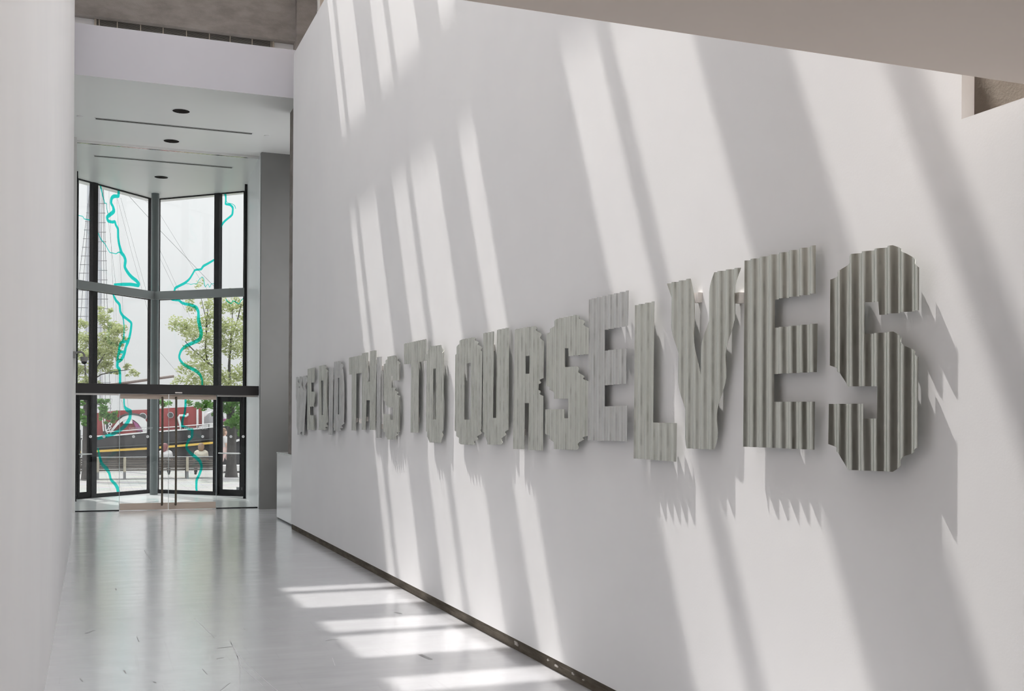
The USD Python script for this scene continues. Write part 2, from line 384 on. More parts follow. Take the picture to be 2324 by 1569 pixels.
# concrete base under the panel, broken by chipped arrises
n = 90
ys = np.linspace(-5.0, 18.9, n)
bt = 0.099 + 0 * ys
vv, ff = [], []
for i, y in enumerate(ys):
    j = 0.004 * (rng.random() - 0.5)
    for (x, z) in ((XP + 0.028, 0.0), (XP + 0.030 + j, 0.05), (XP + 0.026 + j, 0.058), (XP + 0.030, 0.0995), (XP + 0.16, 0.0995), (XP + 0.16, 0.0)):
        vv.append((x, y, z))
for i in range(n - 1):
    for k in range(6):
        a, b = i * 6 + k, i * 6 + (k + 1) % 6
        ff += [(a, b, b + 6), (a, b + 6, a + 6)]
ff += [(0, 2, 1), (0, 3, 2), (0, 4, 3), (0, 5, 4)] + [((n - 1) * 6 + 0, (n - 1) * 6 + k, (n - 1) * 6 + k + 1) for k in range(1, 5)]
bb = struct('baseboard_right', trimesh.Trimesh(np.array(vv), np.array(ff), process=False), 'dark_base', 'dark stained concrete base under the white letter wall')
for (y, zz, s) in ((8.32, 0.052, 0.035), (7.66, 0.055, 0.014), (7.50, 0.045, 0.02), (7.2, 0.05, 0.018), (7.02, 0.045, 0.012)):
    a = np.linspace(0, 2 * np.pi, 9)[:-1]
    rr = s * (0.5 + 0.7 * rng.random(8))
    pg = Polygon(np.stack([y + rr * np.cos(a) * 1.5, zz + rr * np.sin(a) * 0.6], 1)).buffer(0)
    obj('paint_chip', extr(pg, 'yz', XP + 0.020, XP + 0.033), 'paint_chip', bb)

# concrete beyond and above the display wall
cs_ = Polygon([(4.45, -5.0), (4.45, 9.5), (3.78, 9.5), (3.78, 19.55), (4.7, 19.55), (4.7, -5.0)])
struct('wall_concrete_side', extr(cs_, 'xy', 0, 12.0), 'stucco', 'raw concrete side wall behind the white display wall')
struct('trim_1', bx(3.385, 3.735, 19.45, 20.1, 0.0, 12.0), 'raw_concrete', 'concrete pier at the far end of the white wall')
struct('wall_concrete_end', bx(-0.6, 3.385, 19.62, 20.1, 8.56, 12.0), 'raw_concrete', 'board-marked concrete beam high above the entrance')
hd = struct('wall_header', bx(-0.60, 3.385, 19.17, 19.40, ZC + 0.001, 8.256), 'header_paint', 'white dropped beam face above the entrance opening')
struct('wall_vent', bx(-0.60, 3.385, 19.80, 19.9, 8.1, 8.56), 'white_paint', 'white strip of wall beside the vent grille')
struct('wall_alcove', extr(Polygon([(19.5, 0), (23.3, 0), (23.3, ZC), (19.5, ZC)]).difference(sbox(20.0, 2.6, 22.9, 6.8)), 'yz', 4.4, 4.5), 'grey_paint', 'side wall of the recess beyond the display wall')  # unseen opening cut here, added to bring daylight into the entrance
struct('wall_lobby_left', bx(-0.75, -0.6, 18.5, 23.6, 0, 12.0), 'white_paint', 'side wall of the lobby beyond the end of the left wall')
struct('wall_lobby_right', extr(Polygon([(3.74, 19.4), (4.5, 19.4), (4.5, 19.5), (3.74, 19.5)]), 'xy', 0, 12.0), 'grey_paint', 'end of the recess beyond the display wall')
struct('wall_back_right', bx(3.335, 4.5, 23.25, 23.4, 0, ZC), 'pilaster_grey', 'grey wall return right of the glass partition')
struct('wall_back_left', bx(-0.75, -0.235, 23.42, 23.6, 0, ZC), 'grey_paint', 'narrow grey pier left of the glass partition')
struct('wall_entrance_right', extr(Polygon([(3.345, 23.402), (3.35, 23.70), (3.488, 26.62), (3.535, 27.40), (3.54, 27.5), (3.8, 27.5), (3.8, 23.402)]), 'xy', 0.0, ZC), 'white_gloss', 'white splayed side wall of the glass entrance')
struct('wall_entrance_left', extr(Polygon([(-0.246, 23.602), (-0.266, 27.5), (-0.5, 27.5), (-0.5, 23.602)]), 'xy', 0.0, ZC), 'white_gloss', 'white side wall of the entrance on the left')
struct('ceiling', extr(Polygon([(-0.75, 19.171), (4.6, 19.171), (4.6, 23.4), (3.9, 27.4), (1.53, 29.75), (-0.6, 27.6), (-0.75, 23.5)]), 'xy', ZC, ZC + 0.25), 'white_ceiling', 'flat white ceiling of the entrance')

# underside of the upper floor over the camera
struct('ceiling_soffit', bx(-0.6, 4.45, -5.0, 3.06, 3.080, 3.9), 'beige_paint', 'beige underside of the upper floor over the near end')
wf = Polygon([(-0.6, 0), (4.7, 0), (4.7, 12), (-0.6, 12)]).difference(sbox(0.1, 0.2, 3.0, 2.95))  # opening added out of view to lift the near end's shade
struct('wall_front', extr(wf, 'xz', -5.2, -5.0), 'beige_paint', 'wall at the near end behind the viewpoint with an added daylight opening')

# roof with a long skylight: cross beams and slimmer glazing bars over the hall
ZR, KX, KY = 12.0, 1 / 6.0, 2.778 / 6.0
rf = thing('ceiling_skylight', 'roof over the hall with a long skylight between cross beams', None, kind='structure')
XA, XB = 1.95 - ZR * KX, 3.20
YF = lambda y0: y0 + KY * ZR
obj('roof_slab', bx(-0.8, XA, -5.2, 20.2, ZR, ZR + 0.3), 'white_paint', rf)
obj('roof_slab', extr(Polygon([(XB, -5.2), (4.7, -5.2), (4.7, 20.2), (XB, 20.2)]).difference(sbox(XB, 3.4, 4.4, 9.4)), 'xy', ZR, ZR + 0.3), 'white_paint', rf)  # slot by the wall notch added to light the concrete behind it
obj('roof_slab', bx(XA, XB, YF(12.42), 20.2, ZR, ZR + 0.3), 'white_paint', rf)
for a, b in ((10.10, 10.88), (7.72, 8.45), (6.05, 7.28), (5.30, 6.05), (2.88, 3.65), (0.47, 1.20), (-1.94, -1.21), (-4.35, -3.62), (-6.76, -6.03)):
    hgt = 0.22
    y0, y1 = YF(a), YF(b)
    if y1 - y0 < 0.9 or True:
        obj('cross_beam', bx(XA, XB, y0 + KY * hgt / 2, y1 - KY * hgt / 2, ZR - hgt / 2, ZR + hgt / 2), 'white_paint', rf)
for c in (11.98, 9.555, 4.74, 2.32, -0.1, -2.5, -4.9):
    obj('glazing_bar', bx(XA, XB, YF(c) - 0.07, YF(c) + 0.07, ZR + 0.15, ZR + 0.30), 'white_paint', rf)
XG0, XG1 = XP - (ZR - 4.57) * KX, XP - (ZR - 5.65) * KX
obj('long_beam', bx(XG0, XG1, -5.2, YF(12.42), ZR - 0.04, ZR + 0.12), 'white_paint', rf)
obj('roof_slab', bx(XA, XB, -5.2, YF(-6.03) + 0.05, ZR, ZR + 0.3), 'white_paint', rf)

# white cabinet standing beyond the end of the display wall
cb = thing('low_cabinet', 'white glossy low cabinet at the far end of the letter wall', 'cabinet', (3.5, 19.9, 0))
zt = float(ony((627.5, 1029), 21.0)[2])
obj('body', bevel_box(3.325, 3.68, 18.82, 21.0, 0.03, zt, 0.004), 'cabinet_white', cb)
obj('plinth', bx(3.345, 3.66, 18.84, 20.98, 0.0, 0.03), 'black_frame', cb)
obj('top_edge', bevel_box(3.318, 3.69, 18.815, 21.005, zt, zt + 0.02, 0.003), 'steel', cb)

# ------------------------------------------------------------------ vent grille above the header
YV = 19.79
v0, v1 = ony((214, 57), YV), ony((622, 107), YV)
vx0, vx1, vz1 = float(v0[0]), float(v1[0]), float(ony((216, 34), YV)[2])
vg = thing('vent_grille', 'long brown slatted ventilation grille above the white beam', 'vent', ((vx0 + vx1) / 2, YV, 8.2))
obj('frame', cat(bx(vx0, vx1, YV - 0.03, YV, vz1 - 0.03, vz1), bx(vx0, vx0 + 0.035, YV - 0.03, YV, 8.12, vz1), bx(vx1 - 0.035, vx1, YV - 0.03, YV, 8.12, vz1)), 'vent_frame', vg)
obj('backing', bx(vx0 + 0.02, vx1 - 0.02, YV - 0.001, YV + 0.009, 8.12, vz1 - 0.01), 'vent_dark', vg)
sl = []
z = 8.13
while z < vz1 - 0.04:
    sl.append(wallbox((vx0 + 0.035, YV - 0.016), (vx1 - 0.035, YV - 0.016), z, z + 0.009, 0.014)); z += 0.0185
obj('slat', cat(*sl), 'vent_slat', vg, kind='stuff')
for px in (225, 266, 319, 370, 423, 475, 522, 572, 615):
    x = float(ony((px, 70), YV)[0])
    obj('divider', bx(x - 0.008, x + 0.008, YV - 0.026, YV - 0.008, 8.12, vz1 - 0.03), 'vent_frame', vg)

# ------------------------------------------------------------------ ceiling fittings
for i, (p, lb) in enumerate((((411, 252), 'nearest of three round recessed downlights in the entrance ceiling'), ((389, 320), 'middle of three round recessed downlights, between the two ceiling slots'),
                             ((366, 402), 'farthest of three round recessed downlights, close to the glass prow'))):
    c = onz(p, ZC)
    d = thing('downlight', lb, 'ceiling light', (c[0], c[1], ZC), group='recessed downlights')
    t = np.array([(0.150, 0.0), (0.172, 0.0), (0.172, -0.004), (0.150, -0.006), (0.150, 0.0)])
    obj('trim_ring', lathe(t, c, sides=40), 'white_trim', d, smooth=30)
    cup = np.array([(0.0, -0.0015), (0.150, -0.0015), (0.150, -0.004), (0.142, -0.004), (0.135, -0.003), (0.0, -0.003)])
    obj('reflector', lathe(cup, c, sides=40), 'lamp_inside', d)
    obj('lamp', lathe(np.array([(0.0, -0.003), (0.05, -0.003), (0.045, -0.005), (0.0, -0.006)]), c, sides=24), 'lamp_inside', d)
for a, b, lb in (((217, 267), (571, 305), 'nearer of two long slot air diffusers in the entrance ceiling'), ((214, 352), (526, 382), 'farther of two long slot air diffusers, beyond the glass track')):
    A, B = onz(a, ZC), onz(b, ZC)
    y = (A[1] + B[1]) / 2
    s = thing('slot_diffuser', lb, 'vent', ((A[0] + B[0]) / 2, y, ZC), group='slot air diffusers')
    obj('frame', cat(bx(A[0], B[0], y - 0.075, y - 0.06, ZC - 0.006, ZC), bx(A[0], B[0], y + 0.06, y + 0.075, ZC - 0.006, ZC), bx(A[0] - 0.02, A[0], y - 0.075, y + 0.075, ZC - 0.006, ZC), bx(B[0], B[0] + 0.02, y - 0.075, y + 0.075, ZC - 0.006, ZC)), 'white_trim', s)
    obj('slot', bx(A[0], B[0], y - 0.06, y + 0.06, ZC - 0.003, ZC), 'slot_grey', s)
    obj('blade', bx(A[0], B[0], y - 0.006, y + 0.006, ZC - 0.007, ZC - 0.003), 'vent_dark', s)
for p, lb in (((181, 264), 'small white round ceiling cover beside the left wall'), ((606, 308), 'small white round ceiling cover near the right end of the slot')):
    c = onz(p, ZC)
    d = thing('sprinkler_cover', lb, 'sprinkler', (c[0], c[1], ZC), group='sprinkler covers')
    obj('plate', lathe(np.array([(0.0, 0.0), (0.055, 0.0), (0.055, -0.012), (0.045, -0.018), (0.0, -0.018)]), c), 'white_trim', d, smooth=40)

# ================================================================== glass partition with double doors
YP = 23.67
X0, X1 = -0.243, 3.345
zt0, zt1 = 2.372, 2.568
gp = thing('glass_partition', 'full height glass partition with a black transom across the entrance', 'glass wall', (1.55, YP, 0))
obj('transom', bevel_box(X0, X1, YP - 0.10, YP + 0.10, zt0, zt1, 0.004), 'transom_black', gp)
obj('upper_pane', bx(X0, X1, YP - 0.006, YP + 0.006, zt1, ZC - 0.05), 'inner_glass', gp)
obj('head_track', bx(X0, X1, YP - 0.03, YP + 0.03, ZC - 0.05, ZC), 'chrome', gp)
dx0, dxm, dx1 = 0.600, 1.545, 2.492
obj('side_pane', bx(X0, dx0 - 0.008, YP - 0.006, YP + 0.006, 0.02, zt0), 'inner_glass', gp)
obj('side_pane', bx(dx1 + 0.008, X1, YP - 0.006, YP + 0.006, 0.02, zt0), 'inner_glass', gp)
obj('floor_channel', bx(X0, dx0 - 0.008, YP - 0.022, YP + 0.022, 0.0, 0.02), 'dark_mullion', gp)
obj('floor_channel', bx(dx1 + 0.008, X1, YP - 0.022, YP + 0.022, 0.0, 0.02), 'dark_mullion', gp)
obj('head_channel', bx(X0, dx0 - 0.02, YP - 0.02, YP + 0.02, zt0 - 0.035, zt0), 'steel', gp)
obj('head_channel', bx(dx1 + 0.02, X1, YP - 0.02, YP + 0.02, zt0 - 0.035, zt0), 'steel', gp)
obj('sensor', bx(1.66, 1.80, YP - 0.112, YP - 0.1, zt0 + 0.02, zt0 + 0.045), 'chrome', gp)


def dots(pxs, parent, y):
    for px in pxs:
        c = ony((px, 991.3), y)
        m = lathe(np.array([(0.0, 0.0), (0.029, 0.0), (0.029, 0.0004), (0.0, 0.0004)]), (0, 0, 0), sides=20)
        m.apply_transform(trimesh.transformations.rotation_matrix(np.pi / 2, [1, 0, 0]))
        m.apply_translation([c[0], y, c[2]])
        k = obj('safety_dot', m, 'sticker_white', parent)
        m2 = lathe(np.array([(0.0, 0.0), (0.006, 0.0), (0.006, 0.0025), (0.0, 0.0025)]), (0, 0, 0), sides=12)
        m2.apply_transform(trimesh.transformations.rotation_matrix(np.pi / 2, [1, 0, 0]))
        m2.apply_translation([c[0], y - 0.0005, c[2]])
        obj('dot_centre', m2, 'sticker_grey', k)


for x in (dx0 - 0.006, dx1 + 0.006):
    obj('glass_edge', bx(x - 0.004, x + 0.004, YP - 0.0065, YP + 0.0065, 0.02, zt0), 'glass_rim', gp)
dots((205.5, 236), gp, YP - 0.0085)
dots((524, 552), gp, YP - 0.0085)
for a, b, hx, dd, tx, lb in ((dx0, dxm - 0.004, 1.416, (303, 335), 293.5, 'left leaf of the frameless glass double door, its pull bar at the right'), (dxm + 0.004, dx1, 1.685, (429.5, 460), 418.5, 'right leaf of the frameless glass double door, its pull bar at the left')):
    d = thing('door_1' if a == dx0 else 'door_2', lb, 'door', ((a + b) / 2, YP, 0), group='glass double door leaves', kind='structure')
    obj('pane', bx(a, b, YP - 0.006, YP + 0.006, 0.145, zt0 - 0.10), 'inner_glass', d)
    obj('glass_edge', bx(*((b - 0.004, b) if a == dx0 else (a, a + 0.004)), YP - 0.0065, YP + 0.0065, 0.145, zt0 - 0.10), 'glass_rim', d)
    obj('bottom_rail', bevel_box(a + 0.002, b - 0.002, YP - 0.024, YP + 0.024, 0.012, 0.148, 0.003), 'bronze', d)
    obj('top_rail', bevel_box(a + 0.002, b - 0.002, YP - 0.024, YP + 0.024, zt0 - 0.102, zt0 - 0.004, 0.003), 'bronze', d)
    z0, z1 = 0.07, zt0 - 0.03
    h = obj('pull_handle', tube([(hx, YP - 0.024, z0 + 0.04), (hx, YP - 0.07, z0 + 0.04), (hx, YP - 0.085, z0 + 0.055), (hx, YP - 0.085, (z0 + z1) / 2), (hx, YP - 0.085, z1 - 0.055), (hx, YP - 0.07, z1 - 0.04), (hx, YP - 0.024, z1 - 0.04)], 0.021, 14), 'dark_bronze', d, smooth=50)
    dots(dd, d, YP - 0.0085)
    w0, w1 = float(ony((tx, 972), YP)[0]), float(ony((tx + 53, 972), YP)[0])
    t = meshkit.text_mesh('EMERGENCY EXIT', 0.05, 0.0004)
    ext = t.bounds
    t.apply_scale([(w1 - w0) / (ext[1][0] - ext[0][0]), 0.9, 1])
    v = np.array(t.vertices)
    zc = float(ony((tx, 975), YP)[2])
    obj('exit_lettering', trimesh.Trimesh(np.stack([v[:, 0] - v[:, 0].min() + w0, YP - 0.0075 - v[:, 2], v[:, 1] + zc], 1), t.faces, process=False), 'letter_etch', d)

# ================================================================== the glass prow
pr = thing('glass_prow', 'tall pointed bay of tinted glass in black mullions facing the waterfront', 'glass wall', (1.53, 28.3, 0))


def along(P, Q, t): return P + (Q - P) * t


def prow_side(P, Q, m_px, sgn):
    """One glazed face from P (outer end) to Q (apex). m_px: edges of the intermediate mullion."""
    d = (Q - P) / np.linalg.norm(Q - P)
    A, B = onseg((m_px[0], 560), P, Q)[:2], onseg((m_px[1], 560), P, Q)[:2]
    mid = (A + B) / 2
    # deep intermediate mullion over the full height
    obj('mullion', wallbox(mid - d * 0.075, mid + d * 0.075, 0.0, ZC, 0.12, 0.0), 'dark_mullion', pr)
    obj('end_mullion', wallbox(P, P + d * 0.02, 0.0, ZC, 0.05), 'dark_mullion', pr)
    obj('apex_mullion', wallbox(Q - d * 0.16, Q - d * 0.02, 0.0, ZC, 0.10), 'dark_mullion', pr)
    obj('head_rail', wallbox(P, Q, ZC - 0.022, ZC, 0.06), 'dark_mullion', pr)
    obj('sill_rail', wallbox(mid, Q, 0.0, 0.09, 0.10), 'dark_mullion', pr)
    obj('middle_rail', wallbox(P, Q, 4.86, 4.93, 0.08), 'dark_mullion', pr)
    obj('door_sill', wallbox(P, mid, 0.0, 0.018, 0.16), 'black_frame', pr)
    obj('door_head', wallbox(P, mid, 2.42, 2.56, 0.14), 'black_frame', pr)
    for z0, z1 in ((0.09, 4.86), (4.93, ZC - 0.022)):
        obj('pane', wallbox(mid, Q, z0, z1, 0.012), 'outer_glass', pr)
    for z0, z1 in ((2.56, 4.86), (4.93, ZC - 0.022)):
        obj('pane', wallbox(P, mid, z0, z1, 0.012), 'outer_glass', pr)
    return mid, d


mL, dL = prow_side(PL, PA, (203, 222), 1)
mR, dR = prow_side(PR, PA, (488, 502), -1)


def black_door(P, mid, d, num, lb, hinge_px):
    o = thing(num, lb, 'door', ((P[0] + mid[0]) / 2, (P[1] + mid[1]) / 2, 0), kind='structure', group='black framed outer doors')
    a, b = P + d * 0.05, mid - d * 0.075
    L = np.linalg.norm(b - a)
    st = 0.085
    obj('stile', wallbox(a, a + d * 0.05, 0.02, 2.42, 0.05), 'black_frame', o)
    obj('stile', wallbox(b - d * st, b, 0.02, 2.42, 0.05), 'black_frame', o)
    obj('top_rail', wallbox(a + d * 0.05, b - d * st, 2.30, 2.42, 0.05), 'black_frame', o)
    obj('bottom_rail', wallbox(a + d * 0.05, b - d * st, 0.02, 0.15, 0.05), 'black_frame', o)
    obj('pane', wallbox(a + d * 0.05, b - d * st, 0.15, 2.30, 0.012), 'outer_glass', o)
    n = np.array([-d[1], d[0]])
    if n[1] > 0: n = -n
    zb = float(ony((190, 1031), 27.6)[2])
    p0, p1 = a + d * 0.03 + n * 0.07, b - d * 0.03 + n * 0.07
    pb = obj('push_bar', tube([(*(a + d * 0.03 + n * 0.02), zb), (*p0, zb), (*((p0 + p1) / 2), zb), (*p1, zb), (*(b - d * 0.03 + n * 0.02), zb)], 0.019, 10), 'steel', o, smooth=50)
    return o


black_door(PL, mL, dL, 'door_3', 'black framed outer door with a steel push bar at the left end of the glass prow', 0)
dr = black_door(PR, mR, dR, 'door_4', 'black framed outer door with a steel push bar at the right end of the glass prow', 0)
# grey sticker low on the right door pane
s0, s1 = onseg((537, 1106), PR, PA), onseg((551, 1113), PR, PA)
nR = np.array([-dR[1], dR[0]]); nR = nR if nR[1] < 0 else -nR
obj('sticker', wallbox(s0[:2] + nR * 0.009, s1[:2] + nR * 0.009, s1[2], s0[2], 0.002), 'sticker_grey', dr)

# round column and the V-shaped wind beam inside the prow
col = lathe(np.array([(0.0, 0.0), (0.094, 0.0), (0.094, 4.75), (0.094, ZC), (0.0, ZC)]), (1.517, 28.52, 0), sides=32)
obj('column', col, 'column_paint', None, smooth=40, label='round grey steel column standing inside the point of the glass prow', cat='column')
BL, BA, BR = np.array([-0.272, 26.60]), np.array([1.505, 28.36]), np.array([3.53, 26.60])
zb1 = 1.85 + 3.142 * 28.36 / 28.4; zb0 = zb1 - 0.195
wb = thing('wind_beam', 'grey V-shaped steel beam crossing in front of the round column', 'beam', (1.505, 28.36, zb0))
obj('beam_arm', extr(Polygon([BL, BA, BA + (0, 0.10), BL + (0, 0.10)]), 'xy', zb0, zb1), 'grey_steel', wb)
obj('beam_arm', extr(Polygon([BA, BR, BR + (0, 0.10), BA + (0, 0.10)]), 'xy', zb0, zb1), 'grey_steel', wb)
obj('end_post', bx(3.425, 3.482, 26.56, 26.61, 0.0, ZC), 'dark_mullion', None, label='slim dark post against the splayed white wall at the right end of the beam', cat='post')
obj('end_post', bx(-0.262, -0.240, 26.62, 26.66, 0.0, ZC), 'dark_mullion', None, label='slim dark post at the left end of the V-shaped beam', cat='post')

# ------------------------------------------------------------------ teal river lines stuck on the prow glass
def ribbon(stations, P, Q, off):
    """stations: (px, py, width px). Lies on the inner face of the glass P-Q."""
    pts, wd = [], []
    d = (Q - P) / np.linalg.norm(Q - P); n = np.array([-d[1], d[0]]); n = n if n[1] < 0 else -n
    for px, py, w in stations:
        q = onseg((px, py), P, Q)
        pts.append(((q[:2] - P) @ d, q[2])); wd.append(w / F * (q[0] * math.sin(YAW) + q[1] * math.cos(YAW)))
    pts, wd = np.array(pts), np.array(wd)
    # smooth resampling
    t = np.r_[0, np.cumsum(np.linalg.norm(np.diff(pts, axis=0), axis=1))]
    tt = np.linspace(0, t[-1], max(8, len(pts) * 5))
    from scipy.interpolate import PchipInterpolator
    pp = np.stack([PchipInterpolator(t, pts[:, k])(tt) for k in (0, 1)], 1); ww = np.interp(tt, t, wd)
    discs = [Point(p).buffer(w / 2, 6) for p, w in zip(pp, ww)]
    return shapely.union_all([shapely.union_all([discs[i], discs[i + 1]]).convex_hull for i in range(len(discs) - 1)]), d, n


def river(name, parts, P, Q, lb, off=0.0085):
    polys = [ribbon(s, P, Q, off) for s in parts]
    d, n = polys[0][1], polys[0][2]
    L = np.linalg.norm(Q - P)
    u = shapely.union_all([p[0] for p in polys]).simplify(0.002).intersection(sbox(0.0, 0.095, L, ZC - 0.024))
    vs, fs, k = [], [], 0
    for g in getattr(u, 'geoms', [u]):
        v2, f2 = trimesh.creation.triangulate_polygon(g, engine='earcut')
        w3 = np.array([[*(P + d * a + n * off), z] for a, z in v2])
        vs.append(w3); fs.append(np.asarray(f2) + k); k += len(w3)
    obj(name, (np.vstack(vs), np.vstack(fs)), 'teal_film', pr, label=lb)


def zz(ox, oy, s, pts): return [(ox + x * s, oy + y * s, max(0.7, w * s)) for x, y, w in pts]


A1, A2, A3 = (150, 380, 0.204), (150, 680, 0.204), (150, 880, 0.228)
river('river_decal', [zz(*A1, [(578, 238, 36), (582, 280, 36), (578, 318, 38), (530, 322, 42), (502, 350, 38), (497, 392, 36), (520, 440, 34), (528, 480, 45), (485, 527, 44), (453, 560, 36), (470, 600, 36), (510, 610, 33), (538, 603, 32), (550, 640, 30), (574, 690, 33), (576, 770, 33), (586, 850, 35), (602, 910, 38), (612, 950, 48), (640, 985, 40), (657, 1040, 43), (650, 1100, 40), (680, 1165, 42), (725, 1220, 43), (785, 1268, 42), (806, 1300, 40), (798, 1316, 38), (740, 1306, 38), (640, 1303, 38), (535, 1303, 22)])], PL, PA,
      'thick winding teal river line high on the left face of the glass prow')
river('river_decal', [zz(*A2, [(520, -60, 22), (548, 5, 34), (592, 62, 35), (600, 130, 33), (625, 178, 36), (680, 222, 30), (724, 270, 33), (717, 340, 34), (702, 420, 35), (685, 470, 42), (662, 530, 32), (648, 590, 42), (618, 660, 40), (588, 688, 34)]),
                      zz(*A2, [(622, 175, 26), (636, 235, 16), (643, 320, 12), (640, 400, 20), (636, 450, 30), (605, 490, 36), (588, 545, 34), (586, 590, 44), (572, 635, 30), (570, 700, 44), (566, 745, 40), (592, 780, 40), (597, 850, 38), (597, 945, 38)]),
                      zz(*A2, [(600, 485, 26), (660, 468, 30), (690, 465, 30)]), zz(*A2, [(590, 585, 34), (640, 585, 34)])], PL, PA,
      'teal river line splitting into loops on the left face above the black transom')
river('river_decal', [zz(*A3, [(573, 100, 20), (577, 180, 22), (605, 222, 46), (638, 240, 44), (634, 290, 42), (600, 360, 43), (540, 418, 40), (450, 468, 36), (370, 490, 36), (318, 508, 30)]),
                      zz(*A3, [(316, 610, 22), (332, 690, 32), (352, 755, 36), (402, 812, 42), (426, 850, 32), (442, 912, 30), (488, 965, 36), (510, 1005, 42), (518, 1040, 46)])], PL, PA,
      'teal river line on the left face seen through the glass door down to the sill')
river('river_decal', [zz(*A1, [(375, 190, 24), (390, 250, 20), (402, 310, 16), (420, 370, 14), (426, 398, 10), (447, 402, 9), (450, 455, 8), (466, 512, 10), (480, 528, 10)])], PL, PA,
      'thin teal tributary running down from the top left corner of the left face')
river('river_decal', [zz(*A1, [(355, 735, 13), (368, 765, 10), (385, 800, 15), (435, 860, 10), (462, 912, 10), (490, 950, 9), (550, 962, 9), (585, 944, 12), (610, 953, 14)])], PL, PA,
      'thin teal tributary joining the thick river line from the left mullion')
river('river_decal', [zz(*A1, [(124, 455, 10), (135, 535, 8), (180, 545, 8), (200, 575, 10), (235, 582, 11), (262, 585, 11)])], PL, PA,
      'short thin teal line in the narrow leftmost upper pane')
river('river_decal', [zz(*A1, [(1768, 282, 32), (1780, 345, 20), (1776, 405, 22), (1830, 420, 26), (1858, 460, 26), (1852, 520, 26), (1800, 572, 24), (1755, 612, 26), (1728, 658, 22)]),
                      zz(*A1, [(1784, 370, 6), (1800, 395, 6), (1850, 408, 7), (1880, 432, 9), (1889, 460, 7)])], PR, PA,
      'teal river line in the narrow rightmost upper pane')
river('river_decal', [zz(*A1, [(1650, 1030, 22), (1590, 1066, 26), (1530, 1100, 29), (1500, 1136, 25), (1440, 1142, 23), (1415, 1180, 22), (1375, 1242, 25), (1325, 1287, 31), (1268, 1316, 29), (1218, 1345, 31), (1206, 1375, 20)]),
                      zz(*A1, [(1330, 1294, 6), (1365, 1296, 6), (1390, 1304, 7), (1430, 1294, 6), (1446, 1300, 7), (1485, 1248, 6), (1515, 1222, 8), (1535, 1245, 7), (1540, 1290, 10), (1552, 1330, 7), (1580, 1300, 6), (1600, 1335, 7), (1622, 1295, 6), (1650, 1300, 6)])], PR, PA,
      'teal river line rising to the right on the right face above the beam')
river('river_decal', [zz(*A2, [(1165, -2, 10), (1190, 6, 22), (1250, 8, 28), (1300, 42, 30), (1390, 62, 34), (1450, 92, 42), (1475, 150, 34), (1476, 220, 46), (1490, 300, 48), (1506, 380, 46), (1488, 440, 46), (1420, 480, 42), (1330, 522, 37), (1276, 582, 31), (1261, 640, 28), (1290, 702, 31), (1360, 752, 36), (1450, 797, 40), (1500, 852, 31), (1516, 905, 26), (1517, 955, 25)])], PR, PA,
      'thick S-shaped teal river line on the right face between the beam and the black transom')
river('river_decal', [zz(*A2, [(1780, -5, 9), (1800, 25, 12), (1840, 45, 10), (1860, 15, 9), (1890, 30, 12), (1925, 48, 10), (1950, 10, 9), (1972, -10, 8)])], PR, PA,
      'thin zigzag teal line in the rightmost pane under the beam')
river('river_decal', [zz(*A3, [(1192, 110, 28), (1190, 190, 28), (1180, 262, 25), (1160, 330, 29), (1157, 380, 31), (1205, 402, 27), (1258, 425, 34), (1255, 480, 31), (1217, 532, 30), (1200, 590, 28), (1230, 642, 31), (1290, 692, 36), (1338, 742, 36), (1350, 790, 31), (1330, 862, 29), (1300, 932, 30), (1298, 995, 26), (1306, 1040, 23)])], PR, PA,
      'teal river line on the right face seen through the right glass door leaf')

# ------------------------------------------------------------------ security camera on the left jamb
YS = 23.3
P = lambda x, y: ony((x, y), YS)
sc = thing('security_camera', 'small grey dome security camera on a gooseneck arm at the left jamb', 'camera', tuple(P(191, 812)))
arm = [P(167, 805.5), P(172, 802), P(178, 799), P(184, 799), P(189, 802), P(191.5, 807), P(192, 811)]
obj('arm', tube(arm, 0.019, 12), 'camera_grey', sc, smooth=50)
c = P(191, 812)
obj('housing', lathe(np.array([(0.0, 0.02), (0.07, 0.012), (0.075, 0.0), (0.062, -0.07), (0.055, -0.08), (0.0, -0.08)]), c), 'camera_grey', sc, smooth=40)
obj('dome', lathe(np.array([(0.0, -0.08), (0.052, -0.08), (0.048, -0.105), (0.032, -0.125), (0.0, -0.134)]), c), 'smoked_dome', sc, smooth=60)
obj('wall_plate', bx(-0.30, -0.235, YS - 0.06, YS + 0.12, float(P(167, 805)[2]) - 0.06, float(P(167, 805)[2]) + 0.06), 'camera_grey', sc)

# ================================================================== the corrugated letters
PITCH, AMP, DM = 0.0835, 0.0135, 0.048
XS = XP - DM
ZA, ZB, Z_C, ZD, ZE = (660, 780, 0.15294), (900, 740, 0.19115), (1230, 640, 0.26764), (1500, 540, 0.31879), (1860, 540, 0.35677)


PIX = {}


def to_wall(fr, pts):
    out = []
    for x, y in pts:
        p = (fr[0] + x * fr[2], fr[1] + y * fr[2])
        q = onx(p, XS - (AMP * 0.8 if fr is ZA else 0.0))
        out.append((-q[1], q[2]))                      # u grows to the right along the wall
        PIX[out[-1]] = p
    return out


S_TEMPLATE = to_wall(ZE, [(200, 102), (465, 47), (548, 98), (633, 188), (632, 461), (380, 490), (373, 406), (286, 409), (286, 611), (470, 597), (545, 690), (628, 758), (624, 1335), (540, 1388), (465, 1489), (178, 1476), (120, 1370), (55, 1312), (59, 1057), (277, 1055), (277, 1150), (365, 1150), (368, 944), (180, 946), (130, 862), (65, 812), (68, 266), (130, 205)])


